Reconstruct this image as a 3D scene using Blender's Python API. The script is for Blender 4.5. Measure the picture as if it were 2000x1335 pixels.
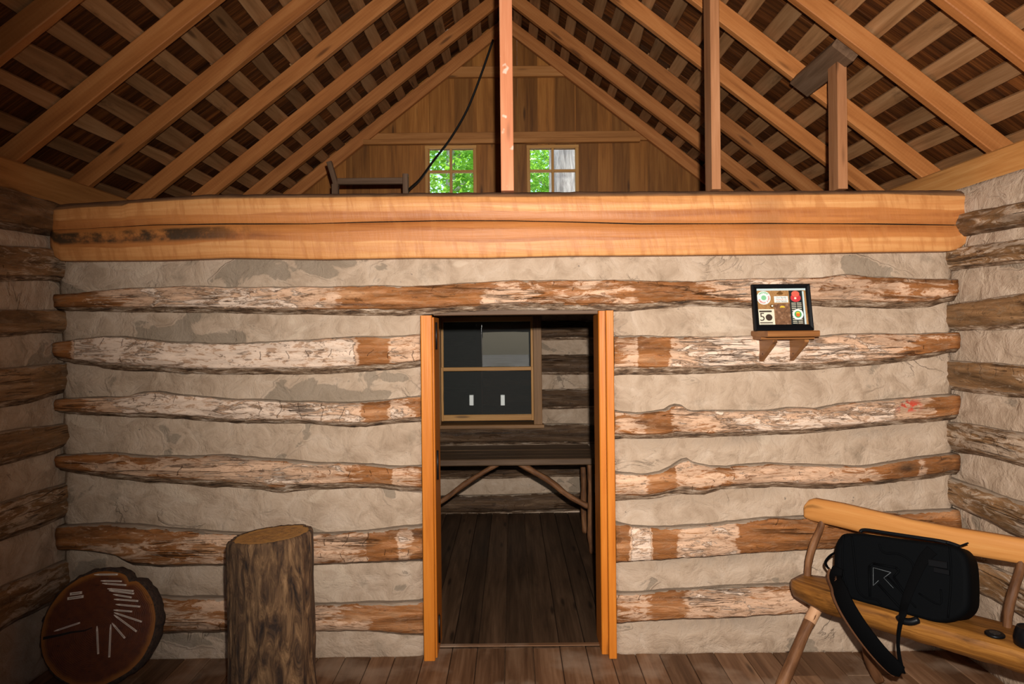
import bpy, math, random
from mathutils import Vector, Matrix, noise

scene = bpy.context.scene
for o in list(bpy.data.objects):
    bpy.data.objects.remove(o, do_unlink=True)
COL = scene.collection

# ------------------------------------------------------------------ camera
F = 2000 * 24 / 36.0            # focal length in pixels of the 2000 px wide frame
E = 1.755                       # eye height
ROLL = math.radians(0.6)
CX, CY = 1000.0, 645.0
cam_d = bpy.data.cameras.new('camera')
cam_d.lens = 24.0
cam_d.sensor_width = 36.0
cam_d.shift_y = -(667.5 - CY) / 2000.0
cam_d.clip_start = 0.05
cam = bpy.data.objects.new('camera', cam_d)
cam.matrix_world = Matrix.Translation((0, 0, E)) @ Matrix.Rotation(math.radians(90), 4, 'X') @ Matrix.Rotation(-ROLL, 4, 'Z')
COL.objects.link(cam)
scene.camera = cam

# ------------------------------------------------------------------ world, sun, flash, exposure
vs = scene.view_settings
vs.view_transform = 'Standard'
vs.look = 'None'
vs.exposure = 0.0
vs.gamma = 1.0
vs.use_curve_mapping = False

world = bpy.data.worlds.new('world')
scene.world = world
world.use_nodes = True
wn = world.node_tree.nodes
wl = world.node_tree.links
wn.clear()
w_out = wn.new('ShaderNodeOutputWorld')
w_bg = wn.new('ShaderNodeBackground')
w_sky = wn.new('ShaderNodeTexSky')
w_sky.sky_type = 'NISHITA'
w_sky.sun_disc = False
w_sky.sun_elevation = math.radians(55)
w_sky.sun_rotation = math.radians(150)
w_sky.dust_density = 2.0
w_bg.inputs['Strength'].default_value = 0.55
wl.new(w_sky.outputs[0], w_bg.inputs['Color'])
wl.new(w_bg.outputs[0], w_out.inputs['Surface'])

sun_d = bpy.data.lights.new('sun', 'SUN')
sun_d.energy = 10.0
sun_d.angle = math.radians(1.0)
sun_d.color = (1.0, 0.95, 0.86)
sun = bpy.data.objects.new('sun', sun_d)
sun.rotation_euler = Vector((0.35, -0.45, -1.0)).to_track_quat('-Z', 'Y').to_euler()
sun.location = (0, 0, 12)
COL.objects.link(sun)

# the photographer's flash, in the hot shoe just above and right of the lens
fl_d = bpy.data.lights.new('camera_flash', 'SPOT')
fl_d.energy = 960.0
fl_d.color = (1.0, 0.955, 0.90)
fl_d.shadow_soft_size = 0.025
fl_d.spot_size = math.radians(114)
fl_d.spot_blend = 1.0
flash = bpy.data.objects.new('camera_flash', fl_d)
flash.location = (0.085, -0.02, E + 0.19)
flash.rotation_euler = Vector((0.25, 1.0, 0.04)).to_track_quat('-Z', 'Y').to_euler()
COL.objects.link(flash)

# ------------------------------------------------------------------ projection helpers (build-time measuring only)
CR, SR = math.cos(ROLL), math.sin(ROLL)
def ray(px, py):
    dx, dy = px - CX, py - CY
    return (dx * CR - dy * SR) / F, (dx * SR + dy * CR) / F
def on_y(px, py, Y):
    x, y = ray(px, py)
    return Vector((x * Y, Y, E - y * Y))
def on_x(px, py, X):
    x, y = ray(px, py)
    Y = X / x
    return Vector((X, Y, E - y * Y))
def on_z(px, py, Z):
    x, y = ray(px, py)
    Y = (E - Z) / y
    return Vector((x * Y, Y, Z))
def on_plane(px, py, p, n):
    x, y = ray(px, py)
    d = Vector((x, 1.0, -y)); o = Vector((0, 0, E))
    t = (Vector(p) - o).dot(n) / d.dot(n)
    return o + d * t
def project(p):
    x, y = p[0] / p[1], (E - p[2]) / p[1]
    return CX + F * (x * CR + y * SR), CY + F * (-x * SR + y * CR)

def lerp(a, b, t): return a + (b - a) * t
def interp(pts, s):
    if s <= pts[0][0]: return pts[0][1]
    for (a, va), (b, vb) in zip(pts, pts[1:]):
        if s <= b:
            t = (s - a) / max(b - a, 1e-9)
            return lerp(va, vb, t)
    return pts[-1][1]
def nz(x, y=0.0, z=0.0):
    return noise.noise(Vector((x, y, z)))

# ------------------------------------------------------------------ material helpers
class NT:
    def __init__(s, name):
        s.m = bpy.data.materials.new(name)
        s.m.use_nodes = True
        s.n = s.m.node_tree.nodes; s.l = s.m.node_tree.links
        s.n.clear()
        s.out = s.n.new('ShaderNodeOutputMaterial')
        s.b = s.n.new('ShaderNodeBsdfPrincipled')
        s.l.new(s.b.outputs[0], s.out.inputs['Surface'])
    def link(s, a, b): s.l.new(a, b)
    def _in(s, sock, v):
        if hasattr(v, 'links') or isinstance(v, bpy.types.NodeSocket): s.l.new(v, sock)
        elif isinstance(v, (tuple, list)) and len(v) == 3 and sock.type == 'RGBA': sock.default_value = (*v, 1)
        else: sock.default_value = v
    def attr(s, name, out='Fac'):
        a = s.n.new('ShaderNodeAttribute'); a.attribute_name = name
        return a.outputs[out]
    def rand(s):
        return s.n.new('ShaderNodeObjectInfo').outputs['Random']
    def math(s, op, a, b=None, clamp=False):
        m = s.n.new('ShaderNodeMath'); m.operation = op; m.use_clamp = clamp
        s._in(m.inputs[0], a)
        if b is not None: s._in(m.inputs[1], b)
        return m.outputs[0]
    def vmath(s, op, a, b=None):
        m = s.n.new('ShaderNodeVectorMath'); m.operation = op
        s._in(m.inputs[0], a)
        if b is not None: s._in(m.inputs[1], b)
        return m.outputs[0]
    def noise(s, vec, scale=1.0, detail=4.0, rough=0.55, dist=0.0):
        t = s.n.new('ShaderNodeTexNoise')
        s._in(t.inputs['Vector'], vec)
        t.inputs['Scale'].default_value = scale; t.inputs['Detail'].default_value = detail
        t.inputs['Roughness'].default_value = rough; t.inputs['Distortion'].default_value = dist
        return t.outputs['Fac']
    def vor(s, vec, scale, feature='F1'):
        t = s.n.new('ShaderNodeTexVoronoi'); t.feature = feature
        s._in(t.inputs['Vector'], vec); t.inputs['Scale'].default_value = scale
        return t.outputs['Distance']
    def wave(s, vec, scale, dist=3.0, detail=2.0, typ='BANDS', d='Y'):
        t = s.n.new('ShaderNodeTexWave'); t.wave_type = typ
        if typ == 'BANDS': t.bands_direction = d
        s._in(t.inputs['Vector'], vec)
        t.inputs['Scale'].default_value = scale; t.inputs['Distortion'].default_value = dist
        t.inputs['Detail'].default_value = detail
        return t.outputs['Fac']
    def ramp(s, fac, stops):
        r = s.n.new('ShaderNodeValToRGB'); s._in(r.inputs[0], fac)
        el = r.color_ramp.elements
        while len(el) < len(stops): el.new(0.5)
        for e, (p, c) in zip(el, stops):
            e.position = p; e.color = (*c, 1) if len(c) == 3 else c
        return r.outputs[0]
    def step(s, fac, a, b, lo=0.0, hi=1.0):
        m = s.n.new('ShaderNodeMapRange'); m.interpolation_type = 'SMOOTHSTEP'
        s._in(m.inputs[0], fac)
        for i, v in enumerate((a, b, lo, hi)): m.inputs[i + 1].default_value = v
        return m.outputs[0]
    def mix(s, fac, a, b, mode='MIX'):
        m = s.n.new('ShaderNodeMix'); m.data_type = 'RGBA'; m.blend_type = mode
        s._in(m.inputs[0], fac); s._in(m.inputs[6], a); s._in(m.inputs[7], b)
        return m.outputs[2]
    def bump(s, h, strength=0.4, dist=0.01):
        b = s.n.new('ShaderNodeBump'); b.inputs['Strength'].default_value = strength
        b.inputs['Distance'].default_value = dist
        s._in(b.inputs['Height'], h); s.link(b.outputs[0], s.b.inputs['Normal'])
    def base(s, c): s._in(s.b.inputs['Base Color'], c)
    def rough(s, v): s._in(s.b.inputs['Roughness'], v)
    def gvec(s, scale=(1, 1, 1), rnd=13.0):
        v = s.attr('g', 'Vector')
        r = s.n.new('ShaderNodeCombineXYZ')
        s.link(s.math('MULTIPLY', s.rand(), rnd), r.inputs[0])
        s.link(s.math('MULTIPLY', s.rand(), rnd * 0.7), r.inputs[2])
        v = s.vmath('ADD', v, r.outputs[0])
        return s.vmath('MULTIPLY', v, scale)

def plain(name, col, rough=0.6, metal=0.0, spec=0.5, emit=0.0):
    t = NT(name); t.base(col); t.rough(rough)
    t.b.inputs['Metallic'].default_value = metal
    t.b.inputs['Specular IOR Level'].default_value = spec
    return t.m

def wood(name, dark, mid, light, var=0.35, rough=0.55, gs=(1.2, 16, 16), bump=0.25, sawn=0.0, knots=True, stain=0.0):
    """sawn timber, grain along g.x"""
    t = NT(name)
    n1 = t.noise(t.gvec(gs), 1.0, 5, 0.6, 0.6)
    n2 = t.noise(t.gvec((gs[0] * 2.5, gs[1] * 5, gs[2] * 5)), 1.0, 3, 0.6)
    f = t.math('ADD', t.math('MULTIPLY', n1, 0.72), t.math('MULTIPLY', n2, 0.28))
    c = t.ramp(f, [(0.30, dark), (0.5, mid), (0.68, light)])
    if knots:
        k = t.vor(t.gvec((1.6, 9, 9)), 1.0)
        c = t.mix(t.step(k, 0.16, 0.05, 0, 0.75), c, tuple(x * 0.35 for x in dark))
    if stain:
        sn = t.noise(t.gvec((1.5, 5, 5)), 1.0, 6, 0.7)
        c = t.mix(t.step(sn, 0.55, 0.72, 0, stain), c, tuple(x * 0.3 for x in dark))
    r = t.math('FRACT', t.math('ADD', t.rand(), t.attr('rnd')))
    b = t.math('ADD', t.math('MULTIPLY', r, var), 1.0 - var / 2)
    hv = t.n.new('ShaderNodeHueSaturation'); t.link(b, hv.inputs['Value']); t.link(c, hv.inputs['Color'])
    t.base(hv.outputs[0])
    t.b.inputs['Specular IOR Level'].default_value = 0.22
    t.rough(rough)
    h = n2
    if sawn:
        h = t.math('ADD', h, t.math('MULTIPLY', t.wave(t.gvec((1, .25, .25)), 16.0, 2.5, 2, d='X'), sawn))
    t.bump(h, bump, 0.004)
    return t.m

# --- hewn logs with old whitewash
def log_material(name, brown, pale, lime, bias=0.0):
    t = NT(name)
    sepg = t.n.new('ShaderNodeSeparateXYZ'); t.link(t.gvec((1, 1, 1)), sepg.inputs[0])
    n1 = t.noise(t.gvec((1.4, 15, 15)), 1.0, 5, 0.66, 0.6)
    br = t.ramp(n1, [(0.30, tuple(x * 0.22 for x in brown)), (0.42, tuple(x * 0.62 for x in brown)), (0.54, brown), (0.70, pale)])
    n2 = t.noise(t.gvec((6.0, 24, 24)), 1.0, 6, 0.74, 1.0)
    n3 = t.noise(t.gvec((2.0, 6, 6)), 1.0, 3, 0.5)
    lim = t.math('ADD', t.math('MULTIPLY', n2, 0.62), t.math('MULTIPLY', n3, 0.38))
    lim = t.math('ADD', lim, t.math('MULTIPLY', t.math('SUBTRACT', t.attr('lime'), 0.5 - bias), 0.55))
    m1 = t.step(lim, 0.47, 0.53, 0, 1)
    m2 = t.step(lim, 0.60, 0.645, 0, 1)
    rub = tuple(lerp(a, b, 0.38) for a, b in zip(pale, lime))
    c = t.mix(m1, br, t.ramp(n1, [(0.32, tuple(x * 0.55 for x in rub)), (0.5, rub), (0.7, tuple(min(1, x * 1.15) for x in rub))]))
    fl = t.noise(t.gvec((13, 40, 40)), 1.0, 5, 0.72, 0.8)
    c = t.mix(t.step(fl, 0.52, 0.60, 0, 0.55), c, tuple(x * 0.55 for x in pale))
    c = t.mix(t.math('MULTIPLY', m2, t.step(fl, 0.60, 0.50, 0.15, 0.92)), c, lime)
    # drying checks along the grain
    ck = t.noise(t.gvec((0.9, 24, 24)), 1.0, 4, 0.5, 0.9)
    chk = t.math('SUBTRACT', 1.0, t.math('MULTIPLY', t.math('ABSOLUTE', t.math('SUBTRACT', ck, 0.5)), 34.0), clamp=True)
    brk = t.step(t.noise(t.gvec((1.8, 5, 5)), 1.0, 2), 0.54, 0.62)
    c = t.mix(t.math('MULTIPLY', chk, t.math('MULTIPLY', brk, 0.6)), c, (0.06, 0.024, 0.010))
    # short axe cuts across the grain
    jx = t.math('ADD', t.math('MULTIPLY', sepg.outputs[0], 9.0), t.math('MULTIPLY', t.noise(t.gvec((3, 7, 7)), 1.0, 2), 1.6))
    ln = t.math('ABSOLUTE', t.math('SUBTRACT', t.math('FRACT', jx), 0.5))
    cut = t.math('MULTIPLY', t.step(ln, 0.022, 0.008), t.step(t.noise(t.gvec((1.7, 11, 11)), 1.0, 2), 0.60, 0.63))
    c = t.mix(t.math('MULTIPLY', cut, 0.5), c, (0.09, 0.04, 0.018))
    pit = t.noise(t.gvec((16, 34, 34)), 1.0, 4, 0.6)
    c = t.mix(t.step(pit, 0.62, 0.68, 0, 0.6), c, tuple(x * 0.28 for x in brown))
    # bark left on the rounded underside
    bk = t.noise(t.gvec((8, 38, 38)), 1.0, 6, 0.75)
    bkc = t.ramp(bk, [(0.36, (0.03, 0.015, 0.007)), (0.46, (0.17, 0.095, 0.05)), (0.54, (0.36, 0.24, 0.15)), (0.64, (0.70, 0.55, 0.42))])
    bm = t.math('ADD', t.attr('bark'), t.math('MULTIPLY', t.math('SUBTRACT', n2, 0.5), 1.1))
    c = t.mix(t.step(bm, 0.42, 0.56), c, bkc)
    # mortar smeared over the upper edge
    mud = t.math('ADD', t.attr('mud'), t.math('MULTIPLY', t.math('SUBTRACT', t.noise(t.gvec((9, 16, 16)), 1.0, 6, 0.65), 0.5), 1.5))
    c = t.mix(t.step(mud, 0.68, 0.74, 0, 0.9), c, t.mix(n2, (0.30, 0.22, 0.155), (0.46, 0.36, 0.265)))
    c = t.mix(t.attr('rot'), c, t.ramp(pit, [(0.35, (0.010, 0.006, 0.004)), (0.62, (0.12, 0.055, 0.02))]))
    # old red paint daub
    c = t.mix(t.math('MULTIPLY', t.attr('red'), t.step(t.noise(t.gvec((30, 30, 30)), 1.0, 3), 0.47, 0.56)), c, (0.55, 0.06, 0.03))
    t.base(c)
    t.b.inputs['Specular IOR Level'].default_value = 0.3
    t.rough(t.step(m2, 0, 1, 0.5, 0.7))
    h = t.math('ADD', t.math('MULTIPLY', n2, 1.0), t.math('MULTIPLY', chk, t.math('MULTIPLY', brk, -0.8)))
    h = t.math('ADD', h, t.math('MULTIPLY', t.attr('bark'), t.math('MULTIPLY', bk, 1.5)))
    h = t.math('SUBTRACT', t.math('ADD', h, t.math('MULTIPLY', m2, 0.25)), t.math('MULTIPLY', cut, 0.6))
    t.bump(h, 1.0, 0.014)
    return t.m

def chink_material():
    t = NT('lime_mortar')
    g = t.gvec((1, 1, 1))
    n0 = t.noise(g, 2.2, 3, 0.5)
    n1 = t.noise(g, 9.0, 5, 0.62, 0.6)
    n2 = t.noise(t.gvec((1, 1.5, 1)), 1.9, 3, 0.5, 0.7)
    fine = t.noise(g, 90.0, 3, 0.6)
    c = t.ramp(n1, [(0.28, (0.31, 0.215, 0.142)), (0.5, (0.43, 0.312, 0.218)), (0.72, (0.50, 0.378, 0.278))])
    patch = t.math('ADD', n2, t.math('MULTIPLY', t.math('SUBTRACT', n1, 0.5), 0.18))
    c = t.mix(t.step(patch, 0.635, 0.65, 0, 0.7), c, t.mix(fine, (0.165, 0.125, 0.085), (0.24, 0.185, 0.13)))
    c = t.mix(t.step(patch, 0.36, 0.33, 0, 0.5), c, (0.58, 0.45, 0.33))
    c = t.mix(t.math('MULTIPLY', t.attr('damp'), t.step(n1, 0.35, 0.6)), c, (0.12, 0.085, 0.055))
    cre = t.noise(t.gvec((1, 1.3, 1)), 2.6, 5, 0.55, 1.2)
    crl = t.math('SUBTRACT', 1.0, t.math('MULTIPLY', t.math('ABSOLUTE', t.math('SUBTRACT', cre, 0.5)), 60.0), clamp=True)
    crl = t.math('MULTIPLY', crl, t.step(n0, 0.58, 0.68))
    c = t.mix(t.math('MULTIPLY', crl, 0.35), c, (0.16, 0.115, 0.08))
    c = t.mix(t.step(t.noise(g, 4.0, 7, 0.72, 0.3), 0.55, 0.70, 0, 0.55), c, (0.20, 0.15, 0.10))
    sp = t.noise(g, 26.0, 4, 0.6)
    c = t.mix(t.step(sp, 0.70, 0.76, 0, 0.7), c, (0.10, 0.085, 0.07))
    t.base(c)
    t.rough(0.9)
    t.b.inputs['Specular IOR Level'].default_value = 0.25
    h = t.math('ADD', t.math('MULTIPLY', n1, 1.2), t.math('ADD', t.math('MULTIPLY', fine, 0.12), t.math('MULTIPLY', t.step(patch, 0.60, 0.63), -0.25)))
    h = t.math('SUBTRACT', h, t.math('MULTIPLY', crl, 0.25))
    t.bump(h, 0.9, 0.022)
    return t.m

def beam_material():
    t = NT('sawn_tie_beam_wood')
    g = t.attr('g', 'Vector')
    sx = t.n.new('ShaderNodeSeparateXYZ'); t.link(g, sx.inputs[0])
    X, V = sx.outputs[0], sx.outputs[1]
    n1 = t.noise(t.vmath('MULTIPLY', g, (1.1, 9, 3)), 1.0, 5, 0.6, 0.5)
    n2 = t.noise(t.vmath('MULTIPLY', g, (1.5, 2, 1)), 1.0, 3, 0.5)
    skew = t.n.new('ShaderNodeCombineXYZ'); t.link(t.math('ADD', X, t.math('MULTIPLY', V, 0.05)), skew.inputs[0]); t.link(V, skew.inputs[1])
    saw = t.noise(t.vmath('MULTIPLY', skew.outputs[0], (16, 0.9, 1)), 1.0, 5, 0.62, 0.3)
    c = t.ramp(n1, [(0.3, (0.47, 0.17, 0.040)), (0.52, (0.58, 0.25, 0.076)), (0.72, (0.65, 0.32, 0.112))])
    vw = t.math('ADD', V, t.math('MULTIPLY', t.math('SUBTRACT', n2, 0.5), 0.22))
    band = t.math('MULTIPLY', t.step(vw, 0.25, 0.28), t.step(vw, 0.78, 0.75))
    c = t.mix(t.math('MULTIPLY', band, 0.95), c, t.ramp(n1, [(0.3, (0.29, 0.085, 0.017)), (0.6, (0.46, 0.16, 0.035))]))
    c = t.mix(t.step(saw, 0.48, 0.62, 0, 0.6), c, (0.42, 0.15, 0.036))
    # black mildew along the left half
    mo = t.math('MULTIPLY', t.step(X, -1.15, -1.75), t.math('MULTIPLY', t.step(V, 0.28, 0.36), t.step(V, 0.56, 0.50)))
    mo = t.math('MULTIPLY', mo, t.step(t.noise(t.vmath('MULTIPLY', g, (9, 3, 1)), 1.0, 6, 0.7), 0.30, 0.56))
    c = t.mix(t.math('MULTIPLY', mo, 0.95), c, (0.035, 0.02, 0.008))
    dk = t.math('MULTIPLY', t.step(t.math('ABSOLUTE', t.math('SUBTRACT', X, 1.35)), 0.14, 0.02), t.step(n1, 0.25, 0.6))
    c = t.mix(t.math('MULTIPLY', dk, 0.5), c, (0.30, 0.12, 0.04))
    bk = t.noise(t.vmath('MULTIPLY', g, (4, 30, 20)), 1.0, 5, 0.7)
    c = t.mix(t.attr('bark'), c, t.ramp(bk, [(0.3, (0.035, 0.018, 0.009)), (0.65, (0.24, 0.12, 0.06))]))
    c = t.mix(t.attr('rot'), c, (0.012, 0.006, 0.003))
    t.base(c); t.rough(0.55)
    t.bump(t.math('ADD', n1, saw), 0.5, 0.008)
    return t.m

M = {}
M['log'] = log_material('whitewashed_log', (0.34, 0.125, 0.034), (0.56, 0.285, 0.135), (0.80, 0.60, 0.455))
M['log_dark'] = log_material('shade_dimmed_log', (0.10, 0.052, 0.024), (0.20, 0.12, 0.066), (0.34, 0.25, 0.17), -0.2)  # far wall logs; the back room's gloom is put into these darker colours
M['log_dim'] = log_material('weathered_log', (0.28, 0.145, 0.06), (0.45, 0.29, 0.17), (0.66, 0.55, 0.44), -0.12)
M['chink'] = chink_material()
M['beam'] = beam_material()
M['rafter'] = wood('rafter_pine', (0.21, 0.068, 0.016), (0.33, 0.118, 0.031), (0.42, 0.17, 0.052), 0.35, 0.55, sawn=0.4)
M['lath'] = wood('lath_oak', (0.14, 0.062, 0.022), (0.25, 0.12, 0.047), (0.33, 0.175, 0.078), 0.7, 0.65, stain=0.7)
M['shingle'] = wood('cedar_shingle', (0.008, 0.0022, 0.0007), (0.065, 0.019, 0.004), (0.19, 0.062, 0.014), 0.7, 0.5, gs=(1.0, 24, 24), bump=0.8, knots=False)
M['gable'] = wood('gable_board', (0.13, 0.045, 0.008), (0.25, 0.092, 0.017), (0.34, 0.14, 0.031), 0.55, 0.5)
M['brace'] = wood('brace_board', (0.24, 0.09, 0.022), (0.36, 0.145, 0.038), (0.43, 0.19, 0.06), 0.2, 0.55)
M['post'] = wood('post_fir', (0.50, 0.17, 0.075), (0.60, 0.225, 0.105), (0.68, 0.30, 0.155), 0.12, 0.5)
M['post_old'] = wood('post_oak', (0.22, 0.085, 0.032), (0.32, 0.135, 0.055), (0.40, 0.185, 0.085), 0.15, 0.55)
M['dark_block'] = wood('dark_oak_block', (0.06, 0.03, 0.015), (0.12, 0.065, 0.035), (0.17, 0.10, 0.06), 0.2, 0.6)
M['jamb'] = wood('door_frame_pine', (0.42, 0.115, 0.010), (0.54, 0.162, 0.016), (0.61, 0.21, 0.026), 0.12, 0.42)
M['plate'] = wood('wall_plate_poplar', (0.30, 0.12, 0.03), (0.44, 0.19, 0.052), (0.52, 0.26, 0.085), 0.15, 0.6, stain=0.5)
M['floor'] = wood('floor_oak', (0.07, 0.031, 0.014), (0.155, 0.075, 0.036), (0.25, 0.135, 0.072), 0.6, 0.55, gs=(1.1, 14, 14), bump=0.35, stain=0.35)
M['floor_dark'] = wood('back_room_shaded_oak', (0.022, 0.011, 0.005), (0.062, 0.032, 0.016), (0.11, 0.06, 0.032), 0.6, 0.6, gs=(1.1, 14, 14), bump=0.35, stain=0.4)  # floor oak darkened so the colour itself carries the back room's dimness
def add_blotch(m, col, lo, hi, amt, scale, detail=5):
    nt = m.node_tree; bs = [n for n in nt.nodes if n.type == 'BSDF_PRINCIPLED'][0]
    src = bs.inputs['Base Color'].links[0].from_socket
    ge = nt.nodes.new('ShaderNodeNewGeometry'); no = nt.nodes.new('ShaderNodeTexNoise')
    no.inputs['Scale'].default_value = scale; no.inputs['Detail'].default_value = detail
    nt.links.new(ge.outputs['Position'], no.inputs['Vector'])
    mr = nt.nodes.new('ShaderNodeMapRange'); nt.links.new(no.outputs['Fac'], mr.inputs[0])
    for i, v in enumerate((lo, hi, 0.0, amt)): mr.inputs[i + 1].default_value = v
    mx = nt.nodes.new('ShaderNodeMix'); mx.data_type = 'RGBA'
    nt.links.new(mr.outputs[0], mx.inputs[0]); nt.links.new(src, mx.inputs[6]); mx.inputs[7].default_value = (*col, 1)
    nt.links.new(mx.outputs[2], bs.inputs['Base Color'])
add_blotch(M['floor'], (0.34, 0.235, 0.16), 0.50, 0.66, 0.65, 3.2, 6)
add_blotch(M['post'], (0.80, 0.55, 0.42), 0.66, 0.72, 0.9, 16.0, 2)
M['sash'] = wood('window_sash', (0.36, 0.17, 0.05), (0.48, 0.24, 0.07), (0.55, 0.30, 0.10), 0.1, 0.5)
M['trim_dark'] = wood('window_trim_dark', (0.14, 0.065, 0.025), (0.24, 0.12, 0.045), (0.33, 0.17, 0.07), 0.2, 0.5)
M['shelf'] = wood('shelf_walnut', (0.15, 0.055, 0.016), (0.25, 0.10, 0.03), (0.34, 0.15, 0.05), 0.15, 0.4)
M['bench'] = wood('bench_cherry', (0.055, 0.02, 0.005), (0.22, 0.085, 0.016), (0.40, 0.175, 0.036), 0.1, 0.4, gs=(1.3, 15, 15), bump=0.5, stain=0.85)
M['rail'] = wood('bench_rail_pine', (0.38, 0.15, 0.034), (0.49, 0.205, 0.053), (0.55, 0.26, 0.078), 0.1, 0.45)
M['branch'] = wood('branch_bark', (0.05, 0.019, 0.007), (0.135, 0.056, 0.022), (0.26, 0.12, 0.05), 0.2, 0.6, gs=(4, 14, 14), bump=0.6)
M['branch_tip'] = wood('branch_peeled', (0.40, 0.19, 0.09), (0.5, 0.27, 0.14), (0.56, 0.34, 0.2), 0.1, 0.6)
M['table'] = wood('table_plank', (0.05, 0.025, 0.012), (0.10, 0.055, 0.028), (0.15, 0.088, 0.048), 0.3, 0.55)  # plank tone lowered; shade of the back room is in the colour
M['iron'] = plain('blackened_iron', (0.015, 0.013, 0.012), 0.45, 0.6)
M['black'] = plain('black_frame_lacquer', (0.0025, 0.0025, 0.003), 0.5, spec=0.12)
M['cable'] = plain('cable_black', (0.008, 0.007, 0.006), 0.5)
M['glass'] = None

# ------------------------------------------------------------------ mesh helpers
def link(o, parent=None):
    COL.objects.link(o)
    if parent is not None: o.parent = parent
    return o
def tag(o, label=None, cat=None, group=None, kind=None):
    if label: o['label'] = label
    if cat: o['category'] = cat
    if group: o['group'] = group
    if kind: o['kind'] = kind
    return o
def empty(name, loc=(0, 0, 0)):
    o = bpy.data.objects.new(name, None); o.location = loc; o.empty_display_size = 0.1
    return link(o)
def struct(name, loc=(0, 0, 0)):
    return tag(empty(name, loc), kind='structure')
def mesh_data(name, verts, faces, mat, attrs=None, smooth=True, flat_faces=()):
    me = bpy.data.meshes.new(name)
    me.from_pydata([tuple(v) for v in verts], [], faces)
    if smooth:
        fs = set(flat_faces)
        me.polygons.foreach_set('use_smooth', [i not in fs for i in range(len(faces))])
    for k, vals in (attrs or {}).items():
        if k == 'g':
            a = me.attributes.new('g', 'FLOAT_VECTOR', 'POINT')
            a.data.foreach_set('vector', [c for v in vals for c in v])
        else:
            a = me.attributes.new(k, 'FLOAT', 'POINT')
            a.data.foreach_set('value', list(vals))
    me.materials.append(mat)
    me.update()
    return me
def obj(name, verts, faces, mat, parent=None, attrs=None, smooth=True, flat_faces=(), origin=None):
    """origin: world point to sit at the object's origin; parents are unrotated empties"""
    base = Vector((0, 0, 0))
    if parent is not None: base = world_loc(parent)
    o_at = Vector(origin) if origin is not None else base
    me = mesh_data(name, [Vector(v) - o_at for v in verts], faces, mat, attrs, smooth, flat_faces)
    o = bpy.data.objects.new(name, me)
    o.location = o_at - base
    return link(o, parent)
def world_loc(o):
    v = Vector(o.location)
    while o.parent is not None:
        o = o.parent; v += Vector(o.location)
    return v

class MB:
    """collects several solids into one mesh part"""
    def __init__(s): s.v = []; s.f = []; s.g = []; s.r = []; s.flat = []
    def add(s, verts, faces, g, rnd=0.0, flat=()):
        b = len(s.v); fb = len(s.f)
        s.v += [Vector(v) for v in verts]; s.g += list(g); s.r += [rnd] * len(verts)
        s.f += [tuple(i + b for i in f) for f in faces]
        s.flat += [fb + i for i in flat]
    def build(s, name, mat, parent=None, smooth=True, origin=None):
        return obj(name, s.v, s.f, mat, parent, {'g': s.g, 'rnd': s.r}, smooth, s.flat, origin)

RG = random.Random(7)
def beam_geo(a, b, w, t, side=None, ch=0.004, n=1, jit=0.0, seed=0, shift=None):
    """box from a to b; w along 'side', t along the third axis; chamfered edges"""
    a, b = Vector(a), Vector(b)
    d = (b - a); L = d.length; d.normalize()
    if side is None:
        side = Vector((0, 0, 1)).cross(d)
        if side.length < 1e-4: side = Vector((1, 0, 0))
    side = Vector(side); side = (side - d * side.dot(d)).normalized()
    up = d.cross(side)
    hw, ht = w / 2, t / 2
    c = min(ch, hw * 0.45, ht * 0.45)
    prof = [(-hw + c, -ht), (hw - c, -ht), (hw, -ht + c), (hw, ht - c), (hw - c, ht), (-hw + c, ht), (-hw, ht - c), (-hw, -ht + c)]
    off = RG.random() * 20
    verts, gs, faces = [], [], []
    for i in range(n + 1):
        s = i / n
        p = a + d * (L * s)
        ju = jit * nz(s * L * 1.7 + seed * 3.1, 1.3 + seed) * 2
        jl = jit * nz(s * L * 2.3 + seed * 5.7, 9.3 + seed) * 2
        for (x, y) in prof:
            xx = x + (ju if x > 0 else jl)
            verts.append(p + side * xx + up * y)
            gs.append((off + L * s, x, y))
    k = 8
    for i in range(n):
        for j in range(k):
            faces.append((i * k + j, (i) * k + (j + 1) % k, (i + 1) * k + (j + 1) % k, (i + 1) * k + j))
    faces.append(tuple(reversed(range(k))))
    faces.append(tuple(n * k + j for j in range(k)))
    return verts, faces, gs
def beam(name, parent, a, b, w, t, mat, side=None, ch=0.004, n=1, jit=0.0, seed=0, **kw):
    v, f, g = beam_geo(a, b, w, t, side, ch, n, jit, seed)
    o = obj(name, v, f, mat, parent, {'g': g}, smooth=False, origin=kw.get('origin', Vector(a)))
    return o
def box_geo(lo, hi, ch=0.004, axis=0):
    lo, hi = Vector(lo), Vector(hi)
    c = (lo + hi) / 2; d = hi - lo
    a = c.copy(); b = c.copy(); a[axis] = lo[axis]; b[axis] = hi[axis]
    sd = Vector((0, 0, 0)); sd[(axis + 1) % 3] = 1
    return beam_geo(a, b, d[(axis + 1) % 3], d[(axis + 2) % 3], sd, ch)
def box(name, parent, lo, hi, mat, ch=0.004, axis=0):
    v, f, g = box_geo(lo, hi, ch, axis)
    return obj(name, v, f, mat, parent, {'g': g}, smooth=False, origin=Vector(lo))
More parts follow.
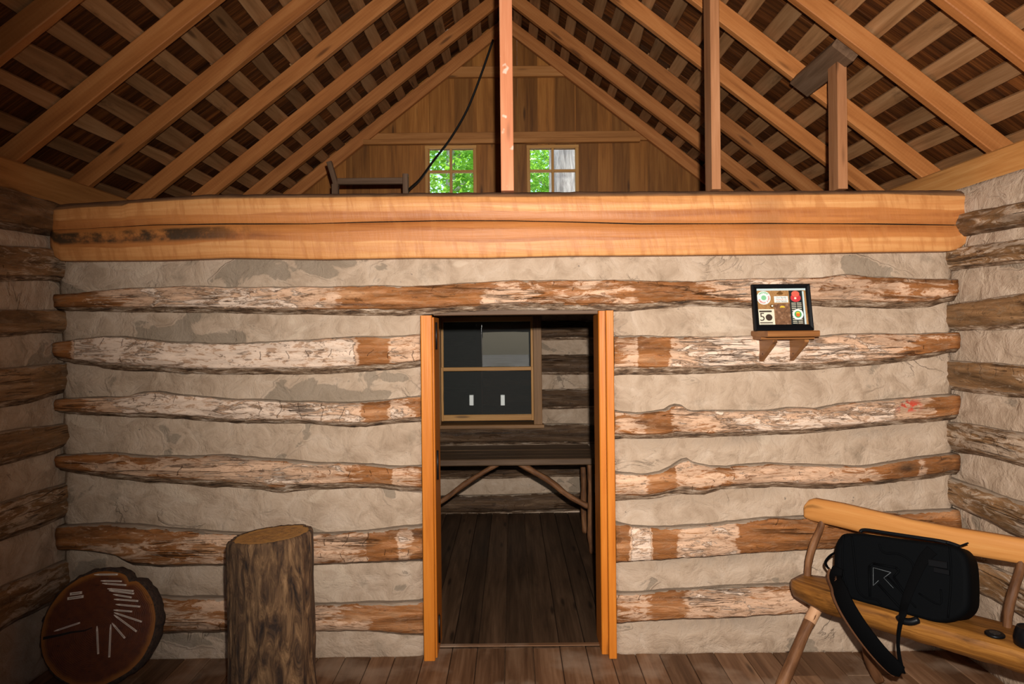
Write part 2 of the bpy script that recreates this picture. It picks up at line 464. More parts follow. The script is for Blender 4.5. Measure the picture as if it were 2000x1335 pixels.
def tube_geo(pts, rad, k=8, close=False, wob=0.0, seed=0):
    pts = [Vector(p) for p in pts]
    verts, faces, gs = [], [], []
    L = 0; off = RG.random() * 20
    up = None
    for i, p in enumerate(pts):
        d = (pts[min(i + 1, len(pts) - 1)] - pts[max(i - 1, 0)]).normalized()
        if up is None:
            up = Vector((0, 0, 1)) if abs(d.z) < 0.9 else Vector((1, 0, 0))
        s = d.cross(up).normalized(); up = s.cross(d).normalized()
        r = rad[i] if isinstance(rad, (list, tuple)) else rad
        if i: L += (p - pts[i - 1]).length
        for j in range(k):
            a = 2 * math.pi * j / k
            rr = r * (1 + wob * nz(L * 6 + seed, math.cos(a) * 1.5 + seed * 2, math.sin(a) * 1.5))
            verts.append(p + s * (math.cos(a) * rr) + up * (math.sin(a) * rr))
            gs.append((off + L, math.cos(a) * r, math.sin(a) * r))
    for i in range(len(pts) - 1):
        for j in range(k):
            faces.append((i * k + j, (i + 1) * k + j, (i + 1) * k + (j + 1) % k, i * k + (j + 1) % k))
    faces.append(tuple(range(k))); faces.append(tuple(reversed([(len(pts) - 1) * k + j for j in range(k)])))
    return verts, faces, gs
def tube(name, parent, pts, rad, mat, k=8, wob=0.0, seed=0, origin=None):
    v, f, g = tube_geo(pts, rad, k, wob=wob, seed=seed)
    return obj(name, v, f, mat, parent, {'g': g}, flat_faces=(len(f) - 1, len(f) - 2), origin=origin or pts[0])
def spline(pts, n=8):
    """catmull-rom resample"""
    pts = [Vector(p) for p in pts]; out = []
    for i in range(len(pts) - 1):
        p0 = pts[max(i - 1, 0)]; p1 = pts[i]; p2 = pts[i + 1]; p3 = pts[min(i + 2, len(pts) - 1)]
        for j in range(n):
            t = j / n
            out.append(0.5 * ((2 * p1) + (p2 - p0) * t + (2 * p0 - 5 * p1 + 4 * p2 - p3) * t * t + (3 * p1 - p0 - 3 * p2 + p3) * t ** 3))
    out.append(pts[-1])
    return out

# ------------------------------------------------------------------ building dimensions
YC, YL, YB = 3.708, 3.655, 3.92          # partition: mortar face, log face, back face
XL, XR, X0 = -2.42, 2.36, -0.03         # side wall log faces and ridge
YFAR = 6.53                             # far wall log face
YFRONT = -1.25                          # front wall, behind the camera
SL = math.atan(0.785)                   # roof pitch
RZ = E + 2.84                           # underside of rafters at the ridge
def roof_z(x, off=0.0): return RZ - abs(x - X0) * math.tan(SL) + off / math.cos(SL)

# ------------------------------------------------------------------ log walls
def log_part(parent, st, place, face, depth, cham=0.16, lime=None, seed=0, mat='log', rough=1.0, name='log',
             rot=None, red=None, end_round=0.0, crack=0.0, step=0.03):
    """st: (s, top, bottom) breakpoints; place(s, d, h) -> world; d grows into the wall"""
    s0, s1 = st[0][0], st[-1][0]
    tops = [(s, t) for s, t, b in st]; bots = [(s, b) for s, t, b in st]
    n = max(6, int((s1 - s0) / step))
    vv = [0.0, 0.03, 0.09, cham - .01, cham + 0.02, 0.34, 0.44, 0.54, 0.64, 0.74, 0.84, 0.92, 0.965, 1.0]
    verts, gs, lm, bk, rt, rd, md, faces = [], [], [], [], [], [], [], []
    off = seed * 7.31
    for i in range(n + 1):
        s = lerp(s0, s1, i / n)
        top = interp(tops, s) + 0.006 * nz(s * 7, seed * 1.7) + 0.003 * nz(s * 23, seed)
        bot = interp(bots, s) + 0.006 * nz(s * 6, seed * 2.9 + 5) + 0.004 * nz(s * 27, seed + 3)
        H = top - bot
        er = 0.0
        if end_round:
            er = end_round * (max(0, 1 - (s - s0) / 0.07) ** 2 + max(0, 1 - (s1 - s) / 0.07) ** 2)
        lmv = lime(s) if lime else 0.5
        sec = [(0.0, depth), *[(v, None) for v in vv], (1.0, depth)]
        for v, d in sec:
            if d is None:
                d = 0.0
                if v < cham: d += 0.004 + 0.030 * ((cham - v) / cham) ** 1.1
                elif v < cham + 0.03: d += 0.002
                if v > 0.94: d += 0.016 * ((v - 0.94) / 0.06) ** 2
                d -= 0.010 * math.sin(math.pi * min(max((v - cham) / (1 - cham), 0), 1))
                q = rough
                d += q * (0.010 * nz(s * 5 + off, v * 3.0, seed) + 0.006 * nz(s * 13 + off, v * 9, seed + 2.2) + 0.0035 * nz(s * 34 + off, v * 17, seed + 8))
                # hewing scallops
                d += q * 0.004 * abs(nz(s * 9 + v * 2.0 + off, 4.4))
                if crack:
                    d += crack * max(0, 1 - abs(v - 0.54 - 0.05 * nz(s * 2 + off, 0.2)) / 0.06) * max(0, nz(s * 1.6 + off, 7.7) + 0.35)
                d += er
            verts.append(place(s, face + d if d != depth else depth, bot + H * v))
            gs.append((s, bot + H * v + seed * 3.3, d))
            lm.append(lmv - (0.10 if v < cham + .01 else 0) - (0.12 if v > 0.95 else 0))
            bk.append(1.0 - v / (cham * 1.05) * 0.55 if v <= cham * 1.05 else (0.25 if v > 0.97 else 0.0))
            md.append(max(0, (v - 0.84) / 0.16) * 0.9); rt.append(rot(s, v) if rot else 0.0); rd.append(red(s, v) if red else 0.0)
    k = len(vv) + 2
    for i in range(n):
        for j in range(k):
            faces.append((i * k + j, i * k + (j + 1) % k, (i + 1) * k + (j + 1) % k, (i + 1) * k + j))
    nf = len(faces)
    faces.append(tuple(reversed(range(k)))); faces.append(tuple(n * k + j for j in range(k)))
    back = [i * k + k - 1 for i in range(n)]
    return obj(name, verts, faces, M[mat], parent, {'g': gs, 'lime': lm, 'bark': bk, 'rot': rt, 'red': rd, 'mud': md}, flat_faces=(nf, nf + 1),
               origin=place(s0, depth, st[0][2]))

def chink_part(parent, s0, s1, lo, hi, place, face, depth, seed=0, damp=None, step=0.03):
    """mortar band; lo/hi are functions of s"""
    n = max(4, int((s1 - s0) / step)); rows = 11
    verts, gs, dm, faces = [], [], [], []
    for i in range(n + 1):
        s = lerp(s0, s1, i / n); a = lo(s) - 0.03; b = hi(s) + 0.03
        sec = [(0.0, depth)] + [(j / (rows - 1), None) for j in range(rows)] + [(1.0, depth)]
        for v, d in sec:
            h = lerp(a, b, v)
            if d is None:
                d = face - 0.010 * math.sin(math.pi * v) + 0.012 * (v - 0.5)
                d += 0.010 * nz(s * 3.1 + seed, h * 6.0, seed * 1.3) + 0.006 * nz(s * 8 + seed, h * 15, seed) + 0.003 * nz(s * 22, h * 33, seed)
                e = min(s - s0, s1 - s)
                d += 0.02 * max(0, 1 - e / 0.05) ** 2
            verts.append(place(s, d, h)); gs.append((s, h, seed * 0.7))
            dm.append(damp(s, v) if damp else 0.0)
    k = rows + 2
    for i in range(n):
        for j in range(k):
            faces.append((i * k + j, i * k + (j + 1) % k, (i + 1) * k + (j + 1) % k, (i + 1) * k + j))
    nf = len(faces)
    faces.append(tuple(reversed(range(k)))); faces.append(tuple(n * k + j for j in range(k)))
    return obj('chinking', verts, faces, M['chink'], parent, {'g': gs, 'damp': dm}, flat_faces=(nf, nf + 1), origin=place(s0, depth, lo(s0)))

def trace_y(top, bot, Y=YL, x0=None, x1=None):
    """pixel outline of a log on the plane y=Y -> (s, top, bottom)"""
    T = [(p.x, p.z) for p in (on_y(a, b, Y) for a, b in top)]
    B = [(p.x, p.z) for p in (on_y(a, b, Y) for a, b in bot)]
    ss = sorted(set([round(s, 3) for s, _ in T + B]))
    if x0 is not None: ss = [x0] + [s for s in ss if x0 + .01 < s < (x1 if x1 is not None else 9) - .01] + ([x1] if x1 is not None else [])
    return [(s, interp(T, s), interp(B, s)) for s in ss]
def lime_px(pts, Y=YL):
    P = [(((p - CX) / F) * Y, v) for p, v in pts]
    return lambda s: interp(P, s)

# ---- partition wall with the doorway
wall_back = struct('wall_back')
pl = lambda s, d, h: Vector((s, d, h))
XA, XB = XL - 0.03, XR + 0.03
DL, DR = -0.492, 0.545           # rough opening
WS = []   # (log stations) rows for mortar bands

L1 = trace_y([(100, 575), (230, 563), (340, 558), (480, 560), (640, 558), (720, 556), (800, 558), (880, 553), (970, 548), (1100, 545), (1250, 546), (1350, 548), (1470, 543), (1600, 540), (1660, 534), (1740, 540), (1800, 544), (1860, 545)],
             [(100, 606), (240, 609), (380, 610), (500, 612), (640, 614), (720, 616), (830, 614), (900, 608), (1000, 605), (1100, 605), (1180, 606), (1250, 606), (1290, 603), (1350, 596), (1460, 600), (1560, 595), (1680, 600), (1760, 603), (1820, 598), (1860, 588)], x0=XA, x1=XB)
log_part(wall_back, L1, pl, YL, YB, 0.22, lime_px([(110, .42), (180, .45), (260, .62), (420, .80), (560, .75), (660, .6), (690, .22), (800, .18), (930, .22), (950, .55), (1100, .55), (1240, .5), (1260, .25), (1330, .32), (1400, .52), (1560, .62), (1660, .6), (1800, .42)]), 1, crack=0.02)
L2 = trace_y([(90, 676), (106, 669), (130, 664), (150, 660), (200, 655), (240, 656), (330, 668), (480, 670), (560, 664), (640, 660), (700, 657), (815, 653)],
             [(90, 700), (106, 702), (125, 706), (150, 712), (220, 722), (330, 728), (480, 732), (600, 731), (680, 728), (760, 722), (818, 716)], x0=XA, x1=DL)
log_part(wall_back, L2, pl, YL - .01, YB, 0.2, lime_px([(110, .15), (135, .25), (150, .78), (300, .88), (480, .92), (690, .88), (712, .2), (750, .22), (765, .7), (818, .6)]), 2, crack=0.0)
L3 = trace_y([(90, 781), (120, 778), (180, 775), (245, 775), (270, 766), (310, 765), (350, 771), (440, 778), (560, 783), (640, 786), (700, 785), (760, 780), (820, 772)],
             [(90, 806), (120, 808), (180, 812), (260, 815), (360, 820), (460, 828), (560, 828), (640, 832), (690, 836), (720, 834), (760, 829), (820, 823)], x0=XA, x1=DL)
log_part(wall_back, L3, pl, YL - .005, YB, 0.2, lime_px([(110, .15), (150, .2), (165, .55), (250, .72), (420, .85), (560, .82), (700, .62), (722, .1), (752, .15), (762, .75), (805, .5), (822, .2)]), 3, rough=1.4)
L4 = trace_y([(90, 892), (112, 889), (150, 887), (220, 885), (290, 892), (380, 891), (440, 889), (500, 895), (600, 903), (700, 907), (820, 912)],
             [(90, 920), (112, 922), (150, 929), (220, 937), (290, 946), (350, 948), (410, 954), (440, 952), (500, 958), (545, 966), (600, 960), (690, 955), (740, 956), (790, 962), (820, 966)], x0=XA, x1=DL)
log_part(wall_back, L4, pl, YL, YB, 0.26, lime_px([(110, .2), (160, .45), (300, .56), (430, .62), (560, .6), (700, .52), (730, .2), (755, .22), (765, .55), (822, .4)]), 4, rough=.8)
L5 = trace_y([(130, 1028), (200, 1024), (300, 1029), (430, 1042), (615, 1043), (690, 1040), (740, 1036), (790, 1030), (822, 1028)],
             [(130, 1078), (180, 1083), (220, 1088), (250, 1107), (310, 1110), (400, 1109), (450, 1108), (615, 1106), (700, 1104), (822, 1100)], x0=XA, x1=DL)
log_part(wall_back, L5, pl, YL, YB, 0.1, lime_px([(110, .25), (160, .4), (300, .5), (450, .55), (650, .6), (715, .55), (726, .05), (764, .08), (768, .72), (800, .55), (815, .1)]), 5, rough=.8, crack=0.012)
L6 = trace_y([(130, 1160), (300, 1166), (450, 1168), (615, 1182), (690, 1180), (740, 1178), (822, 1177)],
             [(130, 1240), (300, 1243), (380, 1241), (450, 1240), (615, 1237), (720, 1239), (822, 1246)], x0=XA, x1=DL)
log_part(wall_back, L6, pl, YL, YB, 0.12, lime_px([(110, .3), (300, .45), (450, .5), (620, .58), (720, .5), (728, .1), (768, .2), (778, .3), (785, .1), (822, .12)]), 6, rough=.8, crack=0.02)
R2 = trace_y([(1203, 655), (1260, 654), (1320, 657), (1400, 657), (1450, 655), (1600, 655), (1700, 650), (1780, 651), (1860, 648)],
             [(1203, 733), (1290, 731), (1380, 729), (1450, 725), (1600, 722), (1700, 714), (1780, 705), (1830, 696), (1860, 688)], x0=DR, x1=XB)
log_part(wall_back, R2, pl, YL - .01, YB, 0.2, lime_px([(1200, .5), (1245, .6), (1252, .12), (1300, .14), (1306, .55), (1400, .86), (1500, .92), (1640, .7), (1750, .55), (1860, .4)]), 7)
R3 = trace_y([(1203, 803), (1250, 806), (1300, 800), (1318, 789), (1335, 792), (1348, 804), (1400, 803), (1500, 800), (1545, 795), (1600, 797), (1650, 787), (1720, 782), (1800, 774), (1860, 770)],
             [(1203, 858), (1290, 857), (1380, 855), (1450, 852), (1550, 850), (1600, 846), (1700, 836), (1780, 828), (1860, 821)], x0=DR, x1=XB)
def redf(s, v):
    px = CX + s / YL * F
    a = max(0, 1 - abs(px - 1772) / 26) * max(0, 1 - abs(v - 0.72) / 0.28)
    return min(1, a * 2.5)
log_part(wall_back, R3, pl, YL - .005, YB, 0.2, lime_px([(1200, .55), (1260, .5), (1272, .12), (1300, .14), (1312, .55), (1400, .68), (1560, .75), (1700, .72), (1800, .6), (1842, .4), (1860, .15)]), 8, rough=1.2, red=redf)
R4 = trace_y([(1203, 922), (1260, 927), (1290, 922), (1315, 912), (1330, 899), (1345, 896), (1358, 904), (1390, 910), (1420, 912), (1500, 905), (1560, 906), (1640, 910), (1680, 912), (1740, 904), (1800, 894), (1860, 886)],
             [(1203, 980), (1260, 977), (1330, 968), (1380, 968), (1410, 958), (1460, 955), (1540, 954), (1620, 957), (1680, 952), (1740, 946), (1800, 940), (1830, 935), (1860, 928)], x0=DR, x1=XB)
def rot4(s, v):
    px = CX + s / YL * F
    a = max(0, 1 - abs(px - 1768) / 38) * max(0, 1 - abs(v - 0.7) / 0.35) + max(0, 1 - abs(px - 1811) / 7) + 0.75 * (1 if px > 1820 else 0) * max(0, nz(s * 30, v * 9) + .35)
    return min(1, a * 1.2)
log_part(wall_back, R4, pl, YL, YB, 0.24, lime_px([(1200, .6), (1262, .62), (1268, .22), (1310, .2), (1318, .55), (1450, .55), (1560, .55), (1700, .5), (1730, .3), (1788, .2), (1792, .6), (1804, .6), (1810, .1)]), 9, rough=.8, rot=rot4)
R5 = trace_y([(1203, 1022), (1240, 1030), (1330, 1030), (1400, 1024), (1460, 1016), (1560, 1010), (1700, 1004), (1860, 996)],
             [(1203, 1102), (1290, 1097), (1380, 1091), (1480, 1083), (1590, 1077), (1700, 1072), (1860, 1062)], x0=DR, x1=XB)
log_part(wall_back, R5, pl, YL, YB, 0.06, lime_px([(1200, .25), (1224, .3), (1232, .85), (1265, .85), (1272, .1), (1312, .12), (1322, .62), (1430, .7), (1452, .15), (1560, .1), (1640, .25), (1740, .45), (1860, .3)]), 10, rough=.6, crack=0.012)
R6 = trace_y([(1203, 1160), (1290, 1157), (1340, 1153), (1440, 1146), (1520, 1144), (1700, 1138), (1860, 1130)],
             [(1203, 1222), (1290, 1216), (1400, 1214), (1430, 1211), (1520, 1206), (1700, 1198), (1860, 1190)], x0=DR, x1=XB)
log_part(wall_back, R6, pl, YL, YB, 0.1, lime_px([(1200, .5), (1260, .55), (1285, .3), (1325, .3), (1340, .6), (1450, .62), (1540, .6), (1860, .4)]), 11, rough=.8, crack=0.016)

def fn_top(st):  # top of the log = lower limit of the band above
    T = [(s, t) for s, t, b in st]; return lambda s: interp(T, s)
def fn_bot(st):
    B = [(s, b) for s, t, b in st]; return lambda s: interp(B, s)
BEAM_BOT = [(p.x, p.z) for p in (on_y(a, b, 3.62) for a, b in [(95, 505), (115, 510), (300, 508), (450, 503), (630, 505), (950, 503), (1100, 499), (1300, 498), (1500, 495), (1700, 492), (1865, 489), (1905, 485)])]
chink_part(wall_back, XA, XB, fn_top(L1), lambda s: interp(BEAM_BOT, s) + 0.02, pl, YC - .01, YB - .01, 21)
rowsL = [L1, L2, L3, L4, L5, L6]; rowsR = [L1, R2, R3, R4, R5, R6]
dampR = lambda s, v: 0.55 * max(0, 1 - abs(v - 0.2) / 0.3) * max(0, nz(s * 3, 3.3) + 0.4)
dampT = lambda s, v: 0.6 * max(0, 1 - abs(v - 0.85) / 0.35) * max(0, nz(s * 2.2, 8.3) + 0.45)
for i in range(5):
    chink_part(wall_back, XA, DL, fn_top(rowsL[i + 1]), fn_bot(rowsL[i]), pl, YC, YB - .01, 31 + i)
    chink_part(wall_back, DR, XB, fn_top(rowsR[i + 1]), fn_bot(rowsR[i]), pl, YC, YB - .01, 41 + i, damp=dampT if i >= 2 else None)
chink_part(wall_back, XA, DL, lambda s: 0.02, fn_bot(L6), pl, YC - .01, YB - .01, 37)
chink_part(wall_back, DR, XB, lambda s: 0.02, fn_bot(R6), pl, YC - .01, YB - .01, 47, damp=dampT)

# ---- generic rows for the walls that are seen at a slant or through the doorway
def rows_to_wall(parent, rows, s_seg, place, face, depth, mat, seed, lime=0.45, zlo=0.02, zhi=2.5, fdepth=0.045, limef=None, step=0.05, rot=None):
    """rows: list (top_fn, bot_fn) from low to high; s_seg(z_mid) -> list of (s0, s1)"""
    prev = lambda s: zlo
    pseg = None
    for i, (t, b) in enumerate(rows):
        zm = (t(3.3) + b(3.3)) / 2
        for (s0, s1) in s_seg(zm):
            n = max(4, int((s1 - s0) / 0.12))
            st = [(lerp(s0, s1, k / n), t(lerp(s0, s1, k / n)), b(lerp(s0, s1, k / n))) for k in range(n + 1)]
            f = limef or (lambda s, i=i: lime + 0.2 * nz(s * 1.3, i * 3.3 + seed))
            log_part(parent, st, place, face, depth, 0.16, f, seed + i, mat, rough=1.0, step=step, rot=rot(i) if rot else None, crack=0.02 if i % 2 else 0)
        zc = b(3.3) - 0.05
        for (s0, s1) in s_seg(zc):
            chink_part(parent, s0, s1, prev, b, place, face + (fdepth if depth > face else -fdepth), depth, seed + i + 50, step=step)
        prev = t
    for (s0, s1) in s_seg(zhi - 0.05):
        if zhi - prev(3.3) > 0.03:
            chink_part(parent, s0, s1, prev, lambda s: zhi, place, face + (fdepth if depth > face else -fdepth), depth, seed + 77, step=step)

def side_rows(traces, X, wob):
    rows = []
    for i, (tp, bt) in enumerate(traces):
        T = sorted((p.y, p.z) for p in (on_x(a, b, X) for a, b in tp))
        B = sorted((p.y, p.z) for p in (on_x(a, b, X) for a, b in bt))
        def mk(P, k):
            m = sum(z for _, z in P) / len(P)
            def f(s):
                w = wob * nz(s * 1.1 + k * 4.1, k * 2.2)
                if s < P[0][0]:
                    q = min(1, (P[0][0] - s) / 0.5); return lerp(P[0][1], m, q) + w * q
                if s > P[-1][0]:
                    q = min(1, (s - P[-1][0]) / 0.5); return lerp(P[-1][1], m, q) + w * q
                return interp(P, s)
            return f
        rows.append((mk(T, i * 2 + 1), mk(B, i * 2 + 2)))
    return rows

# depth is measured along the outward normal: place(s, d, h) with d = x for the right wall, -x for the left
wall_left = struct('wall_left')
TL = [([(0, 1150), (60, 1125), (150, 1087)], [(0, 1240), (60, 1205), (150, 1165)]),
      ([(0, 985), (60, 965), (145, 940)], [(0, 1060), (80, 1035), (145, 1006)]),
      ([(0, 842), (140, 826)], [(0, 912), (90, 890), (135, 872)]),
      ([(0, 720), (60, 715), (125, 708)], [(0, 800), (80, 785), (140, 765)]),
      ([(0, 604), (110, 604)], [(0, 658), (60, 655), (110, 650)]),
      ([(0, 478), (100, 482)], [(0, 550), (100, 546)]),
      ([(0, 362), (60, 378), (100, 392)], [(0, 445), (100, 460)])]
rl = side_rows(TL, XL, 0.03)
full = lambda z: [(YFRONT + 0.02, YFAR + 0.02)]
plL = lambda s, d, h: Vector((-d, s, h))
plR = lambda s, d, h: Vector((d, s, h))
rows_to_wall(wall_left, rl, full, plL, -XL, -XL + 0.27, 'log_dim', 60, 0.50, zhi=2.46,
             rot=lambda i: (lambda s, v: (0.85 if i == 6 else 0.0) * max(0, nz(s * 6, v * 4) + .55)))
wall_right = struct('wall_right')
TR = [([(1905, 1095), (2000, 1132)], [(1905, 1160), (2000, 1215)]),
      ([(1845, 930), (1900, 950), (2000, 985)], [(1850, 985), (1900, 1012), (2000, 1060)]),
      ([(1840, 822), (1900, 828), (2000, 848)], [(1850, 882), (1920, 893), (2000, 915)]),
      ([(1845, 703), (1930, 708), (2000, 715)], [(1852, 762), (1920, 770), (2000, 780)]),
      ([(1845, 595), (2000, 570)], [(1850, 646), (2000, 641)]),
      ([(1870, 483), (2000, 464)], [(1860, 527), (2000, 512)]),
      ([(1895, 412), (2000, 392)], [(1900, 456), (2000, 442)])]
rr = side_rows(TR, XR, 0.03)
rows_to_wall(wall_right, rr, full, plR, XR, XR + 0.27, 'log_dim', 80, 0.55, zhi=2.46,
             rot=lambda i: ((lambda s, v: 0.9 * max(0, 1 - abs(s - 3.55) / .16) * max(0, 1 - v / .55)) if i == 2 else
                            ((lambda s, v: 0.85 * max(0, nz(s * 6, v * 4) + .5)) if i == 6 else None)))

# ---- far wall of the back room and front wall behind the camera
def plain_rows(z0, pitch, h, cnt, seed):
    out = []
    for i in range(cnt):
        a = z0 + i * pitch
        out.append(((lambda s, a=a, i=i: a + h + 0.02 * nz(s * .9, i * 3.7 + seed)), (lambda s, a=a, i=i: a + 0.02 * nz(s * .9 + 4, i * 2.1 + seed))))
    return out
wall_far = struct('wall_far')
WIN = dict(x0=-0.73, x1=0.245, z0=0.86, z1=1.96)
def seg_far(z):
    if WIN['z0'] - .05 < z < WIN['z1'] + .03: return [(XL, WIN['x0']), (WIN['x1'], XR)]
    return [(XL, XR)]
plF = lambda s, d, h: Vector((s, d, h))
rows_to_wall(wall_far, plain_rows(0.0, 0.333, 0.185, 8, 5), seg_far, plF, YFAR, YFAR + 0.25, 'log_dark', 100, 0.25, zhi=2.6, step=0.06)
wall_front = struct('wall_front')
def seg_front(z):
    if 0.92 < z < 1.80: return [(XL, -0.80), (0.36, XR)]
    return [(XL, XR)]
plB = lambda s, d, h: Vector((s, -d, h))
rows_to_wall(wall_front, plain_rows(0.05, 0.333, 0.2, 8, 9), seg_front, plB, -YFRONT, -YFRONT + 0.25, 'log_dim', 120, 0.5, zhi=2.75, step=0.1)

# ------------------------------------------------------------------ floor
floor = struct('floor')
rf = random.Random(3)
x = XL - 0.1; i = 0
while x < XR + 0.1:
    w = rf.uniform(0.125, 0.165)
    # joints under the door, staggered boards in the front room
    cut = 3.775 + (0.012 * rf.random() if -0.5 < x < 0.5 else 0)
    j1 = rf.choice([1.2, 0.4, 2.2]) if rf.random() < .6 else None
    segs = [(YFRONT - .05, cut - .002)] if j1 is None else [(YFRONT - .05, j1 - .002), (j1, cut - .002)]
    if rf.random() < 0.25 and x > 0.5: segs = [(YFRONT - .05, 3.44), (3.443, cut - .002)]
    segs.append((cut, YFAR + 0.1))
    for (a, b) in segs:
        dz = rf.uniform(-0.0025, 0.0015)
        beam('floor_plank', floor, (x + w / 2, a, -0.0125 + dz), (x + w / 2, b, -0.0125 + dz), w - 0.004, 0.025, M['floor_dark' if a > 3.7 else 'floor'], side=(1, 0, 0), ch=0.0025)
    x += w; i += 1
box('subfloor', floor, (XL - .3, YFRONT - .3, -0.12), (XR + .3, YFAR + .3, -0.03), M['dark_block'])

# ------------------------------------------------------------------ tie beam on top of the partition
def make_beam():
    YF, YK = 3.60, 3.86
    top = [(p.x, p.z) for p in (on_y(a, b, YF) for a, b in [(80, 411), (180, 403), (245, 401), (250, 396), (400, 387), (640, 385), (800, 383), (1000, 384), (1250, 382), (1500, 380), (1740, 378), (1915, 383)])]
    bot = [(p.x, p.z) for p in (on_y(a, b, YF) for a, b in [(80, 470), (95, 485), (104, 500), (116, 509), (300, 508), (450, 503), (630, 506), (800, 503), (950, 503), (1100, 499), (1300, 498), (1500, 496), (1700, 492), (1862, 490), (1885, 480), (1898, 462), (1915, 445)])]
    crk = [(p.x, p.z) for p in (on_y(a, b, YF) for a, b in [(80, 450), (150, 447), (300, 439), (450, 437), (600, 437), (700, 434), (850, 431), (1000, 431), (1100, 433), (1250, 437), (1500, 436), (1700, 437), (1915, 440)])]
    rim = [(p.x, p.z) for p in (on_y(a, b, YF + .05) for a, b in [(80, 402), (180, 396), (300, 388), (400, 381), (640, 380), (800, 378), (1000, 377), (1250, 375), (1500, 374), (1740, 373), (1880, 373), (1915, 378)])]
    s0, s1 = on_y(93, 450, YF).x, on_y(1903, 430, YF).x
    n = 150
    verts, gs, bk, rt, faces = [], [], [], [], []
    for i in range(n + 1):
        s = lerp(s0, s1, i / n)
        t, b, c, r = interp(top, s), interp(bot, s), interp(crk, s), interp(rim, s)
        t += 0.002 * nz(s * 12, 3); r += 0.004 * nz(s * 15, 6); r = max(r, t + .012)
        w = (0.0022 + 0.0018 * nz(s * 2.3, 2.2)) * min(1, max(0.25, (s - s0) * 1.2)) * (1.0 if s < s1 - .08 else 0.1)
        H = t - b
        o = 0.004 * nz(s * 1.7, 8.8)
        e = max(0, 1 - (s - s0) / .03) ** 2 * .02 + max(0, 1 - (s1 - s) / .03) ** 2 * .02
        sec = [(b + .004, YK, 0, 0), (b + .001, YF + .03, 0, .5), (b, YF + .008, 0, 0), (b + .008, YF, 0, 0), (lerp(b, c, .35), YF - .002, 0, 0), (lerp(b, c, .7), YF - .001, 0, 0),
               (c - w - .0005, YF, 0, 0), (c - w, YF + .001, 0, 1), (c, YF + .05, 0, 1), (c + w, YF + .001, 0, 1), (c + w + .0005, YF, 0, 0),
               (lerp(c, t, .35), YF - .001, 0, 0), (lerp(c, t, .7), YF, 0, 0), (t - .004, YF + .001, 0, 0), (t, YF + .004, .6, 0), (lerp(t, r, .5), YF + .016 + .006 * nz(s * 9, 1), 1, 0), (r, YF + .045, 1, 0), (r + .012, YF + .09, 1, 0), (r + .014, YK, 1, 0)]
        for z, y, k1, k2 in sec:
            verts.append((s, y + o + e, z)); gs.append((s, (z - b) / H, y)); bk.append(k1); rt.append(k2)
    k = len(sec)
    for i in range(n):
        for j in range(k):
            faces.append((i * k + j, i * k + (j + 1) % k, (i + 1) * k + (j + 1) % k, (i + 1) * k + j))
    nf = len(faces)
    faces.append(tuple(reversed(range(k)))); faces.append(tuple(n * k + j for j in range(k)))
    o = obj('tie_beam', verts, faces, M['beam'], None, {'g': gs, 'bark': bk, 'rot': rt}, flat_faces=(nf, nf + 1), origin=(0, 3.73, 2.13))
    tag(o, 'long pale orange sawn beam with a lengthwise crack and black mildew above the doorway wall', 'beam')
    return rim
BEAM_TOP = make_beam()
ZBT = lambda x: interp(BEAM_TOP, x) + 0.010

# ------------------------------------------------------------------ wall plates
for side, sx, face in (('wall_plate', -1, -2.485), ('wall_plate', 1, 2.425)):
    o = beam(side, None, (face + sx * 0.11, YFRONT - 0.4, 2.535), (face + sx * 0.11, YFAR + 0.5, 2.535), 0.22, 0.20, M['plate'], side=(1, 0, 0), ch=0.01)
    tag(o, 'brown squared wall plate beam along the top of the %s log wall, carrying rafter feet' % ('left' if sx < 0 else 'right'), 'beam', 'wall plates')

